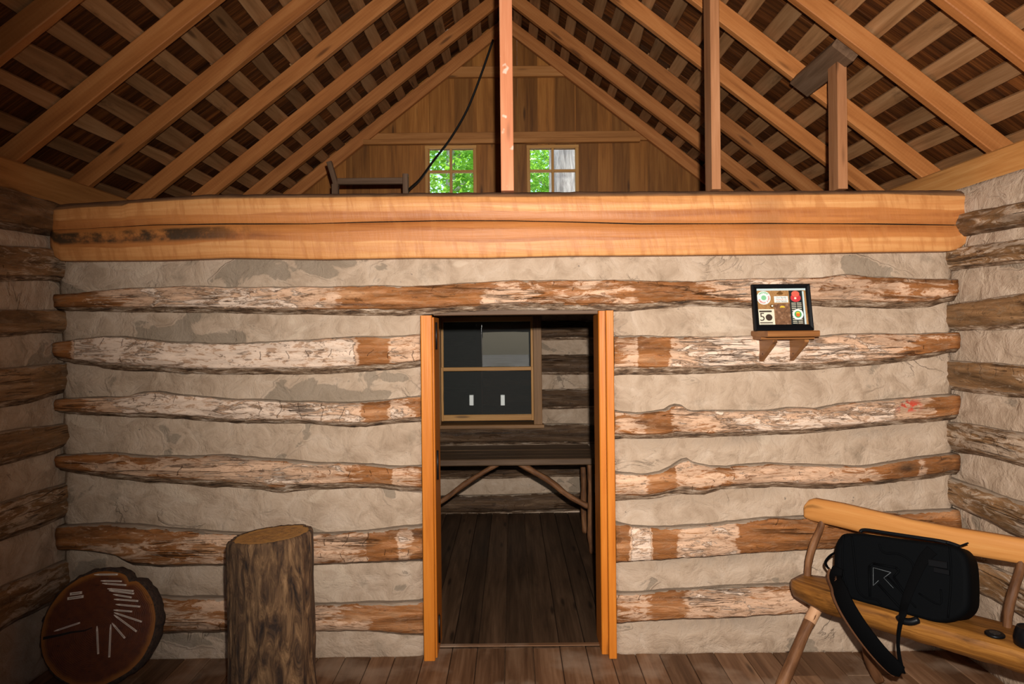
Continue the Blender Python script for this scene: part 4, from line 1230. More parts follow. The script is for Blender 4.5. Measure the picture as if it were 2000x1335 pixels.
# inner lip down to the cut face, so that the bark is a ring
b0 = len(verts)
for j in range(K):
    a = 2 * math.pi * j / K; r = rad(a, ZS_) - .020
    xx, yy = r * math.cos(a), r * math.sin(a)
    verts.append((cst.x + xx, YS + yy, ZS_ + tilt_x * xx + tilt_y * yy - .002)); gs.append((ZS_, a * .19, .02))
for j in range(K):
    faces.append((R_ * K + j, R_ * K + (j + 1) % K, b0 + (j + 1) % K, b0 + j))
faces.append(tuple(reversed(range(K))))
obj('bark', verts, faces, bark.m, st, {'g': gs})
def cut_material(name, dark_, mid_, light_, rim, rings=160, rimpos=.82, rough=.6):
    t = NT(name)
    g = t.attr('g', 'Vector')
    ln = t.n.new('ShaderNodeVectorMath'); ln.operation = 'LENGTH'; t.link(g, ln.inputs[0])
    wob = t.noise(t.vmath('MULTIPLY', g, (3, 3, 3)), 1.0, 4)
    rr4 = t.math('ADD', ln.outputs['Value'], t.math('MULTIPLY', t.math('SUBTRACT', wob, .5), .10))
    ring = t.math('SINE', t.math('MULTIPLY', rr4, rings))
    n_ = t.noise(t.vmath('MULTIPLY', g, (6, 6, 6)), 1.0, 6, .65)
    f_ = t.math('ADD', t.math('MULTIPLY', n_, .8), t.math('MULTIPLY', ring, .06))
    c = t.ramp(f_, [(.25, dark_), (.42, mid_), (.62, light_)])
    c = t.mix(t.step(rr4, rimpos - .05, rimpos + .06), c, rim)
    c = t.mix(t.step(t.noise(t.vmath('MULTIPLY', g, (4, 9, 4)), 1.0, 4, .6), .63, .70, 0, .85), c, tuple(x * .3 for x in dark_))
    t.base(c); t.rough(rough); t.bump(t.math('ADD', n_, t.math('MULTIPLY', ring, .1)), .4, .004)
    return t.m
M['cut'] = cut_material('stump_cut_face', (.14, .055, .009), (.42, .19, .030), (.60, .31, .062), (.46, .22, .042), rings=120)
def disc_face(name, parent, ringf, mat, K=96, rn=10):
    v, g, f = [], [], []
    v.append(ringf(0, 0)); g.append((0, 0, 0))
    for i in range(1, rn + 1):
        for j in range(K):
            a = 2 * math.pi * j / K
            v.append(ringf(a, i / rn)); g.append((math.cos(a) * i / rn, math.sin(a) * i / rn, 0))
    for j in range(K): f.append((0, 1 + j, 1 + (j + 1) % K))
    for i in range(rn - 1):
        for j in range(K):
            f.append((1 + i * K + j, 1 + (i + 1) * K + j, 1 + (i + 1) * K + (j + 1) % K, 1 + i * K + (j + 1) % K))
    return obj(name, v, f, mat, parent, {'g': g})
def stump_ring(a, t):
    r = (rad(a, ZS_) - .018) * t
    xx, yy = r * math.cos(a), r * math.sin(a)
    return Vector((cst.x + xx, YS + yy, ZS_ + tilt_x * xx + tilt_y * yy - .003 + .003 * nz(xx * 14, yy * 14)))
disc_face('cut_face', st, stump_ring, M['cut'])
tag(st, 'tall upright log stump with furrowed bark standing left of the doorway', 'stump')

# ------------------------------------------------------------------ tree ring slice leaning in the corner
sl = empty('tree_slice', (-2.0, 3.3, 0))
pc = on_y(193, 1228, 3.40)
lean = math.radians(16)
cn_ = Vector((0.10, -math.cos(lean), math.sin(lean))).normalized()     # face normal, towards the room and up
ux = Vector((1, 0.10, 0)); ux = (ux - cn_ * ux.dot(cn_)).normalized()
uz = ux.cross(cn_) * -1
if uz.z < 0: uz = -uz
SR_ = 0.272
pc.z = SR_ * uz.z + 0.02
sl.location = (pc.x, pc.y, 0)
def srad(a):
    return SR_ * (1 + .025 * nz(math.cos(a) * 1.2 + 4, math.sin(a) * 1.2) + .010 * nz(math.cos(a) * 5, math.sin(a) * 5, 2)) - .022 * max(0, 1 - abs(a - 1.05) / .12)
def spt(a, r, d): return pc + ux * (math.cos(a) * r) + uz * (math.sin(a) * r) + cn_ * d
verts, gs, faces = [], [], []
K = 120
layers = [(.975, 0.0), (1.0, .0), (1.03, -.015), (1.045, -.05), (1.03, -.085), (1.0, -.09)]
for rf_, d in layers:
    for j in range(K):
        a = 2 * math.pi * j / K
        a_ = a if a < math.pi else a
        w = 0 if d == 0 else .008 * nz(math.cos(a) * 9, math.sin(a) * 9, d * 30) + .005 * nz(math.cos(a) * 22, math.sin(a) * 22, d * 20)
        verts.append(spt(a, srad(a) * rf_ + w, d)); gs.append((d * 2, a * .3, 0))
for i in range(len(layers) - 1):
    for j in range(K):
        faces.append((i * K + j, (i + 1) * K + j, (i + 1) * K + (j + 1) % K, i * K + (j + 1) % K))
faces.append(tuple(range((len(layers) - 1) * K, len(layers) * K)))
low = min(v.z for v in verts)
dzz = -low + .001
pc.z += dzz
verts = [v + Vector((0, 0, dzz)) for v in verts]
dark_bark = NT('slice_bark'); n_ = dark_bark.noise(dark_bark.attr('g', 'Vector'), 40, 5, .7)
dark_bark.base(dark_bark.ramp(n_, [(.35, (.012, .007, .005)), (.65, (.07, .035, .018))])); dark_bark.rough(.9); dark_bark.bump(n_, .8, .01)
obj('bark', verts, faces, dark_bark.m, sl, {'g': gs})
M['slice'] = cut_material('slice_varnished_face', (.06, .013, .003), (.10, .022, .0045), (.14, .034, .006), (.26, .085, .011), rings=210, rimpos=.93, rough=.38)
disc_face('ring_face', sl, lambda a, t: spt(a, srad(a) * .978 * t, .002), M['slice'], K=120, rn=12)
# radial drying crack
cr = [on_plane(px, py, pc + cn_ * .003, cn_) for px, py in [(84, 1246), (110, 1241), (140, 1234), (165, 1231), (180, 1225)]]
v, f, g = [], [], []
for i, p in enumerate(cr):
    w = .006 * (1 - i / len(cr)) + .001
    v += [p + uz * w, p - uz * w, p - uz * w - cn_ * .004, p + uz * w - cn_ * .004]
for i in range(len(cr) - 1):
    for j in range(4): f.append((i * 4 + j, i * 4 + (j + 1) % 4, i * 4 + 4 + (j + 1) % 4, i * 4 + 4 + j))
f += [(0, 3, 2, 1), tuple(len(v) - 4 + j for j in range(4))]
obj('drying_crack', v, f, plain('crack_black', (.008, .004, .003), .9), sl, {'g': v}, smooth=False)
# marker sticks, traced on the face; pointed end first
MK = [((184, 1121.5), (230, 1121)), ((197, 1133.5), (238, 1134.5)), ((200, 1138.5), (247, 1142)), ((210, 1149), (261, 1153.5)), ((213, 1152.5), (262, 1158.5)),
      ((221, 1160), (257, 1166)), ((223, 1169.5), (270, 1173)), ((226, 1179.5), (274, 1184)), ((222, 1190.5), (258, 1193.5)), ((223, 1195.5), (277, 1213.5)),
      ((223, 1200), (267, 1232.5)), ((219, 1216), (244, 1245.5)), ((216.5, 1218.5), (213.5, 1283)), ((189.5, 1222), (192, 1276.5)), ((106, 1232), (156, 1215.5)),
      ((137, 1159.5), (160, 1156.5)), ((132, 1168.5), (163, 1164))]
mk_m = NT('marker_stick'); n_ = mk_m.noise(mk_m.attr('g', 'Vector'), 500, 3, .6); mk_m.base(mk_m.ramp(n_, [(.4, (.62, .48, .38)), (.6, (.74, .60, .48))])); mk_m.rough(.6)
ink = plain('marker_print', (.22, .16, .12), .7)
for i, (a, b) in enumerate(MK):
    A = on_plane(a[0], a[1], pc + cn_ * .005, cn_); B = on_plane(b[0], b[1], pc + cn_ * .005, cn_)
    d = (B - A); L = d.length; d.normalize(); s_ = cn_.cross(d)
    w = .0038 if i < 15 else .0065
    tip = .016 if i < 15 else 0.0
    prof = [(0, .0012 if tip else w), (tip, w), (L, w)]
    v, f = [], []
    for (l, ww) in prof:
        for sg in (-1, 1):
            for h in (-.002, .0025): v.append(A + d * l + s_ * (sg * ww) + cn_ * h)
    for q in range(2):
        o_ = q * 4
        f += [(o_, o_ + 4, o_ + 5, o_ + 1), (o_ + 2, o_ + 3, o_ + 7, o_ + 6), (o_ + 1, o_ + 5, o_ + 7, o_ + 3), (o_, o_ + 2, o_ + 6, o_ + 4)]
    f += [(0, 1, 3, 2), (8, 10, 11, 9)]
    mo = obj('marker', v, f, mk_m.m, sl, {'g': v}, smooth=False, origin=A)
    a2, b2 = A + d * (tip + .008) + cn_ * .0028, B - d * .008 + cn_ * .0028
    v = []
    for p in (a2, b2):
        for sg in (-1, 1):
            for h in (-.0004, .0002): v.append(p + s_ * (sg * w * .32) + cn_ * h)
    f = [(0, 4, 5, 1), (2, 3, 7, 6), (1, 5, 7, 3), (0, 2, 6, 4), (0, 1, 3, 2), (4, 6, 7, 5)]
    obj('marker_print', v, f, ink, mo, {'g': v}, smooth=False)
tag(sl, 'round dark varnished tree slice with pale marker sticks leaning in the left corner', 'tree slice')

# ------------------------------------------------------------------ bench set across the right corner
ZB = 0.48
A_ = on_z(1670, 1178, ZB); B_ = on_z(2000, 1272, ZB)
bu = (B_ - A_).normalized(); bn_ = Vector((-bu.y, bu.x, 0))
if bn_.y < 0: bn_ = -bn_
def bp(t, n, z): return A_ + bu * t + bn_ * n + Vector((0, 0, z - ZB))
bench = empty('log_bench', (A_.x, A_.y, 0))
# half-log seat: flat top, rounded underside, pointed far end
t0, t1 = -0.36, 0.84
n = 46
verts, gs, faces = [], [], []
for i in range(n + 1):
    t = lerp(t0, t1, i / n)
    e = min(1, (t - t0) / .20)
    f0 = lerp(0.10, 0.0, e ** .6) + .006 * nz(t * 5, 1)          # front edge
    f1 = lerp(0.235, 0.265, min(1, e * 1.6)) + .006 * nz(t * 4, 3)
    dep = lerp(.07, .115, e ** .5) + .006 * nz(t * 6, 7)
    zt_ = ZB - lerp(.012, 0, e)
    m_ = (f0 + f1) / 2; hw = (f1 - f0) / 2
    prof = [(-1.0, -.006), (-.94, 0.0), (-.5, .001), (0, .001), (.5, .001), (.94, 0), (1, -.008), (1.0, -.35 * dep), (.86, -.68 * dep), (.5, -.93 * dep), (0, -dep), (-.45, -.97 * dep), (-.80, -.86 * dep), (-1.0, -.62 * dep), (-1.05, -.3 * dep)]
    for (x_, z_) in prof:
        j_ = .004 * nz(t * 14, x_ * 3, z_ * 20)
        verts.append(bp(t, m_ + x_ * hw + j_, zt_ + z_ + (j_ if z_ < -.01 else j_ * .3))); gs.append((t, x_ * .13, z_))
k = len(prof)
for i in range(n):
    for j in range(k): faces.append((i * k + j, (i + 1) * k + j, (i + 1) * k + (j + 1) % k, i * k + (j + 1) % k))
nf = len(faces)
faces.append(tuple(range(k))); faces.append(tuple(reversed([n * k + j for j in range(k)])))
obj('seat', verts, faces, M['bench'], bench, {'g': gs}, flat_faces=(nf, nf + 1))
# back rail
rp = A_ + bn_ * 0.305
def rpx(px, py): return on_plane(px, py, rp, bn_)
rtop = [rpx(a, b) for a, b in [(1568, 988), (1576, 977), (1586, 974), (1640, 984), (1700, 998), (1780, 1017), (1860, 1032), (1930, 1043), (2000, 1055), (2080, 1068), (2150, 1080)]]
rbot = [rpx(a, b) for a, b in [(1567, 1003), (1570, 1012), (1580, 1017), (1640, 1031), (1700, 1046), (1780, 1064), (1860, 1080), (1930, 1092), (2000, 1104), (2080, 1118), (2150, 1130)]]
verts, gs, faces = [], [], []
lx = lambda p: (p - A_).dot(bu)
T = [(lx(p), p.z) for p in rtop]; Bt = [(lx(p), p.z) for p in rbot]
ra, rb = T[0][0], 0.83
n = 40
for i in range(n + 1):
    t = lerp(ra, rb, (i / n) ** 1.5)
    zt_, zb_2 = interp(T, t), interp(Bt, t)
    e = .012 if i == 0 else 0
    H = zt_ - zb_2
    th = .055
    prof = [(0, .18), (0, .82), (.12, .95), (.3, 1.0), (.8, 1.0), (1, .9), (1, .1), (.8, 0), (.3, 0), (.12, .05)]
    for (d_, v_) in prof:
        verts.append(bp(t, .305 + (d_ * th) * (1 if i else .7) + e, zb_2 + H * v_)); gs.append((t, v_ * .12, d_ * .05))
k = len(prof)
for i in range(n):
    for j in range(k): faces.append((i * k + j, i * k + (j + 1) % k, (i + 1) * k + (j + 1) % k, (i + 1) * k + j))
nf = len(faces)
faces.append(tuple(reversed(range(k)))); faces.append(tuple(n * k + j for j in range(k)))
obj('back_rail', verts, faces, M['rail'], bench, {'g': gs}, flat_faces=(nf, nf + 1))
# spindles
def spindle(t):
    zb_3 = interp(Bt, t)
    pts = [bp(t - .015, .215, ZB - .04), bp(t - .012, .225, ZB + .06), bp(t + .002, .25, ZB + .15), bp(t + .012, .31, zb_3 - .02), bp(t + .014, .325, zb_3 + .03)]
    s_ = tube('spindle', bench, spline(pts, 5), [.012] + [.017] * 4 + [.019] * 6 + [.018] * 6 + [.015] * 4, M['branch'], 10, wob=.25, seed=t)
ts = lx(rpx(1597, 1020))
for t in (ts, ts + .42, ts + .86): spindle(t)
def leg(p0, p1, r0, r1, seed, tip=False):
    m1 = p0.lerp(p1, .35) + Vector((.012 * nz(seed, 1), .012 * nz(seed, 2), 0)) * 2; m2 = p0.lerp(p1, .7) + Vector((.02 * nz(seed, 5), .012 * nz(seed, 4), 0)) * 2
    pts = spline([p0, m1, m2, p1], 7)
    nP = len(pts)
    l_ = tube('leg', bench, pts, [lerp(r0, r1, i / (nP - 1)) * (1 + .12 * nz(i * .7, seed)) for i in range(nP)], M['branch'], 12, wob=.2, seed=seed)
    if tip:
        tube('peeled_end', l_, pts[2:6], [r0 * 1.10] * 4, M['branch_tip'], 12, wob=.1, seed=seed)
    return l_
ltop = on_z(1577, 1197, ZB - .10); 
foot = on_z(1512, 1372, 0.0)
leg(bp(lx(ltop) + .01, .10, ZB - .06), Vector((foot.x, foot.y, 0.004)), .026, .030, 1.2, tip=True)
leg(bp(-0.10, .19, ZB - .06), bp(-.02, .32, 0.004), .022, .024, 2.7)
leg(bp(0.70, .06, ZB - .07), bp(0.80, -.06, 0.004), .024, .028, 3.9)
leg(bp(0.66, .21, ZB - .07), bp(0.72, .28, 0.004), .024, .026, 5.1)
tag(bench, 'rustic half-log bench with branch legs and a pale back rail across the right corner', 'bench')

# ------------------------------------------------------------------ backpack on the bench
fab = NT('black_ballistic_fabric')
fn = fab.noise(fab.n.new('ShaderNodeTexCoord').outputs['Object'], 420, 2, .5)
fab.base((.0015, .0018, .0022)); fab.rough(.75); fab.bump(fn, .25, .002); fab.b.inputs['Specular IOR Level'].default_value = .05
rub_m = plain('black_rubber_trim', (.003, .0033, .004), .4, spec=.2)
web = plain('black_webbing', (.0018, .0018, .002), .85, spec=.04)
pad = plain('strap_rim_brown', (.11, .045, .018), .7, spec=.3)
stitch = plain('grey_stitching', (.10, .11, .115), .7)
P0 = bp(0.10, 0.028, ZB); 
bnrm = (bn_ * math.cos(math.radians(17)) - Vector((0, 0, 1)) * math.sin(math.radians(17))).normalized()   # into the bag
def bq(px, py, d=0.0): return on_plane(px, py, P0, bnrm) + bnrm * d
outline = [(1641, 1043), (1650, 1040), (1680, 1040), (1720, 1045), (1770, 1052), (1820, 1058), (1850, 1063), (1872, 1069), (1884, 1080), (1891, 1095), (1894, 1120), (1895, 1160), (1893, 1185), (1884, 1200), (1868, 1210), (1850, 1215), (1830, 1216), (1800, 1209), (1760, 1198), (1720, 1187), (1680, 1177), (1655, 1168), (1640, 1160), (1632, 1145), (1627, 1120), (1626, 1090), (1630, 1060)]
ol = [bq(a, b) for a, b in outline]
cen = sum(ol, Vector()) / len(ol)
low_z = ZB + 0.002
def ring_of(scale, d):
    out = []
    for p in spline(ol + [ol[0]], 3)[:-1]:
        q = cen + (p - cen) * scale + bnrm * d
        q.z = max(q.z, low_z)
        out.append(q)
    return out
lay = [(.90, -.002), (.95, 0.0), (.985, .010), (1.0, .028), (1.0, .13), (.985, .15), (.95, .162)]
verts, faces = [], []
for s_, d in lay: verts += ring_of(s_, d)
K = len(ring_of(1, 0))
for i in range(len(lay) - 1):
    for j in range(K): faces.append((i * K + j, i * K + (j + 1) % K, (i + 1) * K + (j + 1) % K, (i + 1) * K + j))
faces.append(tuple(reversed(range(K)))); faces.append(tuple((len(lay) - 1) * K + j for j in range(K)))
bag = empty('backpack', (cen.x, cen.y, ZB))
body = obj('body', verts, faces, fab.m, bag, {'g': verts}, flat_faces=(len(faces) - 1, len(faces) - 2))
def ridge_line(pts, r, mat, parent, name='seam', d=-.004, k=6):
    return tube(name, parent, spline([bq(a, b, d) for a, b in pts], 4), r, mat, k)
def ridge_poly(pts, r, mat, parent, name='seam', d=-.004):
    mb_ = MB()
    for a, b in zip(pts, pts[1:]):
        v, f, g = tube_geo([bq(*a, d), bq(*b, d)], r, 6); mb_.add(v, f, g)
    return mb_.build(name, mat, parent)
# moulded panel lines
ridge_line([(1664, 1046), (1668, 1080), (1672, 1120), (1676, 1150), (1690, 1166), (1712, 1170), (1722, 1180)], .0045, fab.m, body)
ridge_line([(1648, 1044), (1646, 1085), (1648, 1120), (1656, 1150)], .004, fab.m, body)
ridge_line([(1718, 1062), (1722, 1074), (1732, 1080), (1750, 1080), (1770, 1088), (1783, 1100), (1785, 1120), (1780, 1150)], .005, fab.m, body)
ridge_poly([(1700, 1165), (1698, 1106), (1706, 1100), (1750, 1108), (1757, 1114), (1746, 1126), (1778, 1172)], .005, fab.m, body)
ridge_poly([(1716, 1140), (1764, 1192)], .005, fab.m, body)
ridge_poly([(1734, 1126), (1790, 1186)], .004, fab.m, body)
ridge_line([(1855, 1068), (1858, 1110), (1857, 1150), (1852, 1206)], .004, fab.m, body)
ridge_line([(1795, 1158), (1836, 1180), (1838, 1150)], .0035, fab.m, body)
arrow = ridge_poly([(1706.5, 1143), (1706.5, 1108), (1741, 1117.5), (1727, 1128)], .0012, stitch, body, 'arrow_stitching', d=-.006)
ridge_poly([(1727, 1128), (1746, 1148)], .0008, stitch, body, 'arrow_stitching', d=-.006)
ridge_poly([(1706.5, 1143), (1717, 1133)], .0010, stitch, body, 'arrow_stitching', d=-.006)
# piped top edge and its zip
tube('zip_rail', bag, spline([bq(a, b, .05) for a, b in [(1672, 1036), (1682, 1032), (1730, 1039), (1790, 1048), (1840, 1056), (1870, 1066)]], 5), .0085, rub_m, 8)
beam('zip_pull', bag, bq(1866, 1066, .03), bq(1888, 1059, .02), .010, .006, rub_m, side=bnrm)
beam('buckle', bag, bq(1822, 1053, .03), bq(1844, 1058, .03), .02, .012, rub_m, side=bnrm)
# side carry loop
def ribbon(name, parent, pts, w, th, mat, wdir=None, n=6):
    P = spline(pts, n); v, f, g = [], [], []
    L = 0
    for i, p in enumerate(P):
        d = (P[min(i + 1, len(P) - 1)] - P[max(i - 1, 0)]).normalized()
        wd = wdir if wdir is not None else bnrm
        s_ = (wd - d * wd.dot(d)).normalized()
        nn = d.cross(s_)
        if i: L += (p - P[i - 1]).length
        ww = w(i / (len(P) - 1)) if callable(w) else w
        for (a, b) in ((-.5, -.5), (-.5, .5), (-.42, .62), (.42, .62), (.5, .5), (.5, -.5), (.42, -.62), (-.42, -.62)):
            v.append(p + s_ * (a * ww) + nn * (b * th)); g.append((L, a * ww, b * th))
    k = 8
    for i in range(len(P) - 1):
        for j in range(k): f.append((i * k + j, (i + 1) * k + j, (i + 1) * k + (j + 1) % k, i * k + (j + 1) % k))
    f.append(tuple(range(k))); f.append(tuple(reversed([(len(P) - 1) * k + j for j in range(k)])))
    return obj(name, v, f, mat, parent, {'g': g}, flat_faces=(len(f) - 1, len(f) - 2))
ribbon('side_handle', bag, [bq(1630, 1072, .06), bq(1612, 1082, .06), bq(1602, 1096, .06), bq(1608, 1108, .06), bq(1622, 1118, .06), bq(1630, 1116, .06)], .026, .004, web)
# padded shoulder strap hanging over the seat edge, then webbing back up to the pack
nf_ = bp(0, -0.045, 0)
def fq(px, py, n=-0.045): return on_plane(px, py, bp(0, n, 0), bn_)
inpl = (ux_ := bu)
path = [bq(1640, 1108, -.016), bq(1636, 1128, -.02), fq(1641, 1152, -.02), fq(1655, 1184, -.045), fq(1680, 1224, -.05), (fq(1712, 1266, -.045)), fq(1742, 1298, -.03), fq(1762, 1312, -.02)]
P = spline(path, 7)
def flat_strap(name, parent, P, wfun, th, mat, off=Vector((0, 0, 0))):
    """strap lying in the bench plane: width in-plane, thickness along the bench normal"""
    v, f, g = [], [], []; L = 0
    for i, p in enumerate(P):
        d = (P[min(i + 1, len(P) - 1)] - P[max(i - 1, 0)]).normalized()
        s_ = d.cross(bn_).normalized(); nn = d.cross(s_).normalized()
        if i: L += (p - P[i - 1]).length
        w = wfun(i / (len(P) - 1))
        for (a, b) in ((-.5, -.25), (-.5, .25), (-.42, .5), (.42, .5), (.5, .25), (.5, -.25), (.42, -.5), (-.42, -.5)):
            puff = .10 * nz(L * 20, a * 2)
            v.append(p + off + s_ * (a * w) + nn * ((b + (puff if abs(b) > .4 else 0)) * th)); g.append((L, a * w, b * th))
    k = 8
    for i in range(len(P) - 1):
        for j in range(k): f.append((i * k + j, (i + 1) * k + j, (i + 1) * k + (j + 1) % k, i * k + (j + 1) % k))
    f.append(tuple(range(k))); f.append(tuple(reversed([(len(P) - 1) * k + j for j in range(k)])))
    return obj(name, v, f, mat, parent, {'g': g}, flat_faces=(len(f) - 1, len(f) - 2))
strap = flat_strap('shoulder_strap', bag, P, lambda t: lerp(.045, .075, min(1, t * 4)) if t < .9 else lerp(.075, .05, (t - .9) * 10), .016, web)
left = -bu * .022 + Vector((0, 0, -.006))
flat_strap('strap_rim', strap, P[3:], lambda t: lerp(.045, .072, min(1, t * 4)), .010, pad, off=left + bn_ * .012)  # brown rim offset to the lower left, just behind the strap
P2 = spline([fq(1764, 1314, -.02), fq(1757, 1285, -.03), fq(1754, 1255, -.035), fq(1757, 1225, -.035), fq(1763, 1200, -.03), bq(1772, 1172, -.018), bq(1790, 1125, -.014), bq(1806, 1092, -.012), bq(1822, 1074, -.008)], 5)
flat_strap('strap_webbing', bag, P2, lambda t: .014 + .026 * abs(t - .25) if t < .5 else lerp(.030, .048, (t - .5) * 2), .005, web)
beam('strap_buckle', bag, bq(1816, 1098, -.012), bq(1852, 1104, -.010), .03, .012, rub_m, side=(0, 0, 1))
beam('strap_buckle', bag, bq(1826, 1112, -.010), bq(1856, 1118, -.010), .022, .010, rub_m, side=(0, 0, 1))
pk = bq(1782, 1206, -.006)
bl = MB()
v, f, g = tube_geo(spline([bq(1760, 1202, -.03), bq(1768, 1211, -.036), bq(1785, 1214, -.036), bq(1800, 1209, -.03)], 5), [.006] + [.016] * 14 + [.006], 10)
obj('side_clip', v, f, rub_m, bag, {'g': g})
tag(bag, 'black backpack with an embossed arrow and hanging strap lying on the bench', 'backpack')

# ------------------------------------------------------------------ small black things on the seat
cp = on_z(1943, 1237, ZB + .01)
cap_o = empty('camera_cap', (cp.x, cp.y, ZB + .002))
def cyl_local(name, parent, r, z0, z1, mat, k=36, bev=.003):
    v, f = [], []
    for (rr5, z) in ((r - bev, z0), (r, z0 + bev), (r, z1 - bev), (r - bev, z1)):
        for j in range(k):
            a = 2 * math.pi * j / k; v.append((rr5 * math.cos(a), rr5 * math.sin(a), z))
    for i in range(3):
        for j in range(k): f.append((i * k + j, i * k + (j + 1) % k, (i + 1) * k + (j + 1) % k, (i + 1) * k + j))
    f.append(tuple(reversed(range(k)))); f.append(tuple(3 * k + j for j in range(k)))
    me = mesh_data(name, v, f, mat, {'g': v}, True, (len(f) - 1, len(f) - 2)); o = bpy.data.objects.new(name, me)
    return link(o, parent)
cyl_local('cap_disc', cap_o, .036, 0, .012, rub_m)
cyl_local('grip_centre', cap_o, .020, .0121, .0135, plain('cap_gloss', (.012, .013, .015), .2), bev=.0005)
tag(cap_o, 'round black lens cap lying on the bench seat', 'lens cap')
hp = on_z(2004, 1262, ZB)
hood = empty('lens_hood', (hp.x + .012, hp.y, ZB + .002))
v, f = [], []
k = 40
for (r, z) in ((.046, 0), (.050, .004), (.052, .03), (.047, .055), (.040, .075), (.036, .075), (.040, .05), (.046, .02), (.043, .003)):
    for j in range(k):
        a = 2 * math.pi * j / k; v.append((r * math.cos(a), r * math.sin(a), z))
for i in range(8):
    for j in range(k): f.append((i * k + j, i * k + (j + 1) % k, (i + 1) * k + (j + 1) % k, (i + 1) * k + j))
for j in range(k): f.append((8 * k + j, 8 * k + (j + 1) % k, (j + 1) % k, j))
me = mesh_data('hood_shell', v, f, rub_m, {'g': v}); link(bpy.data.objects.new('hood_shell', me), hood)
cyl_local('hood_cap', hood, .0365, .066, .072, rub_m)
tag(hood, 'black lens hood standing on the bench seat at the right edge', 'lens hood')

# ------------------------------------------------------------------ rustic table in the back room
tb = empty('rustic_table', (0, 5.6, 0))
TZ = 0.755
ty0 = 5.30
for i in range(5):
    y0 = ty0 + i * .138
    dz = RG.uniform(-.003, .003)
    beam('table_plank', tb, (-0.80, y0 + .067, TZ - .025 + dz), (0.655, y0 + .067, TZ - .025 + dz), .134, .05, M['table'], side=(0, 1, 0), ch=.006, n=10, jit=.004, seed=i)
def tl(name, p, q, r, seed):
    pts = spline([p, p.lerp(q, .4) + Vector((.015 * nz(seed), 0, .01)), p.lerp(q, .75) - Vector((0.01, 0, .008)), q], 5)
    return tube(name, tb, pts, [r * (1 + .15 * nz(i * .6, seed)) for i in range(len(pts))], M['branch'], 10, wob=.25, seed=seed)
for xl in (-.68, .60):
    for yl in (5.36, 5.90):
        tl('leg', Vector((xl, yl, TZ - .045)), Vector((xl + .015, yl, 0.003)), .026, xl * 3 + yl)
for yl in (5.39,):
    tl('brace', Vector((.045, yl, TZ - .05)), Vector((.59, yl, .36)), .024, 2.2 + yl)
    tl('brace', Vector((-.12, yl, TZ - .05)), Vector((-.66, yl, .36)), .022, 7.2 + yl)
tag(tb, 'rustic plank table on branch legs in the dark back room', 'table')

# ------------------------------------------------------------------ outdoors
gm = NT('forest_floor'); n_ = gm.noise(gm.attr('g', 'Vector'), .9, 6, .6); gm.base(gm.ramp(n_, [(.35, (.20, .16, .11)), (.6, (.42, .38, .31))])); gm.rough(.95)
v, f, g = box_geo((-40, -40, -.6), (40, 45, -.13), .01)
ground = obj('ground', v, f, gm.m, None, {'g': v}, smooth=False)
tag(ground, kind='structure')
def leaf_material(name, c0, c1):
    t = NT(name)
    r = t.attr('rnd')
    col = t.ramp(r, [(0, c0), (1, c1)])
    t.base(col); t.rough(.5)
    tr = t.n.new('ShaderNodeBsdfTranslucent'); t.link(t.mix(.6, col, (.45, .75, .08)), tr.inputs['Color'])
    mx = t.n.new('ShaderNodeMixShader'); mx.inputs[0].default_value = .45
    t.link(t.b.outputs[0], mx.inputs[1]); t.link(tr.outputs[0], mx.inputs[2]); t.link(mx.outputs[0], t.out.inputs['Surface'])
    return t.m
leaf = leaf_material('leaf_green', (.05, .22, .012), (.24, .55, .05))
tbark = NT('tree_bark'); n_ = tbark.noise(tbark.vmath('MULTIPLY', tbark.attr('g', 'Vector'), (2.5, 14, 14)), 1.0, 6, .65, .6)
tbark.base(tbark.ramp(n_, [(.35, (.13, .115, .10)), (.5, (.36, .33, .29)), (.66, (.56, .52, .46))])); tbark.rough(.9); tbark.bump(n_, .8, .03)
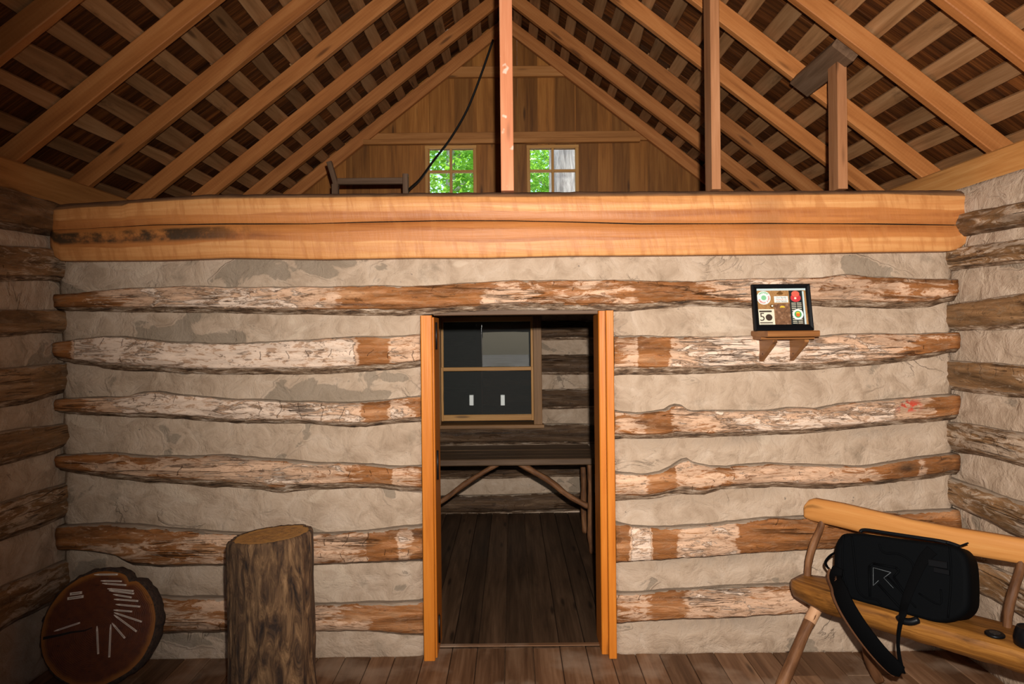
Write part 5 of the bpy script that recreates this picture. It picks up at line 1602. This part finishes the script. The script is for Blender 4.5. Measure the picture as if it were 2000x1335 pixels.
def tree(x, y, h, r0, crown_z, crown_r, count, label, seed, bend=0.0):
    rt_ = random.Random(seed)
    t = empty('tree', (x, y, -.13))
    pts = [Vector((x + bend * (i / 8) ** 2 + .05 * nz(i * .7, seed), y, -.14 + h * i / 8)) for i in range(9)]
    tube('trunk', t, spline(pts, 3), [lerp(r0 * 1.12, r0 * .55, i / 24) for i in range(25)], tbark.m, 22, wob=.10, seed=seed)
    for b in range(6):
        z = lerp(crown_z - crown_r * .6, h, b / 6); a = rt_.random() * 6.28
        p = Vector((x, y, z)); q = p + Vector((math.cos(a), math.sin(a), .45)) * crown_r * .8
        tube('branch', t, spline([p, p.lerp(q, .5) + Vector((0, 0, .15)), q], 4), [lerp(r0 * .35, .012, i / 8) for i in range(9)], tbark.m, 8)
    mb_ = MB()
    for i in range(count):
        while True:
            d = Vector((rt_.uniform(-1, 1), rt_.uniform(-1, 1), rt_.uniform(-1, 1)))
            if .12 < d.length < 1: break
        if nz(d.x * 2.2 + seed, d.y * 2.2, d.z * 2.2) < -.12: continue
        c = Vector((x, y, crown_z)) + Vector((d.x * crown_r, d.y * crown_r, d.z * crown_r * .95))
        L = rt_.uniform(.09, .19); w = L * .5
        ax = Vector((rt_.uniform(-1, 1), rt_.uniform(-1, 1), rt_.uniform(-.9, .2))).normalized()
        sd = ax.cross(Vector((rt_.uniform(-.5, .5), rt_.uniform(-.5, .5), 1))).normalized(); nn = ax.cross(sd)
        vv_ = [c - ax * L * .5, c - sd * w * .5 + nn * .01, c + ax * L * .5 - nn * .02, c + sd * w * .5 + nn * .01]
        mb_.add(vv_, [(0, 1, 2), (0, 2, 3)], [tuple(p) for p in vv_], rt_.random())
    o = mb_.build('foliage', leaf, t, smooth=False); tag(o, kind='stuff')
    tag(t, label, 'tree', 'trees behind the cabin')
tw = on_y(1096, 330, 9.0)
tree(tw.x + .03, 9.0, 9.0, .235, 8.2, 2.0, 2500, 'thick grey tree trunk seen through the right loft window', 1)
tree(-1.05, 12.0, 7.0, .11, 4.5, 1.55, 9000, 'leafy green tree filling the left loft window', 2)
tree(1.0, 15.6, 8.0, .13, 5.4, 1.85, 9000, 'leafy green tree behind the thick trunk, seen at the left of the right loft window', 3)
tree(-0.6, 21.5, 11.0, .16, 7.0, 3.2, 14000, 'more distant green tree glimpsed through gaps of the left loft window', 4)
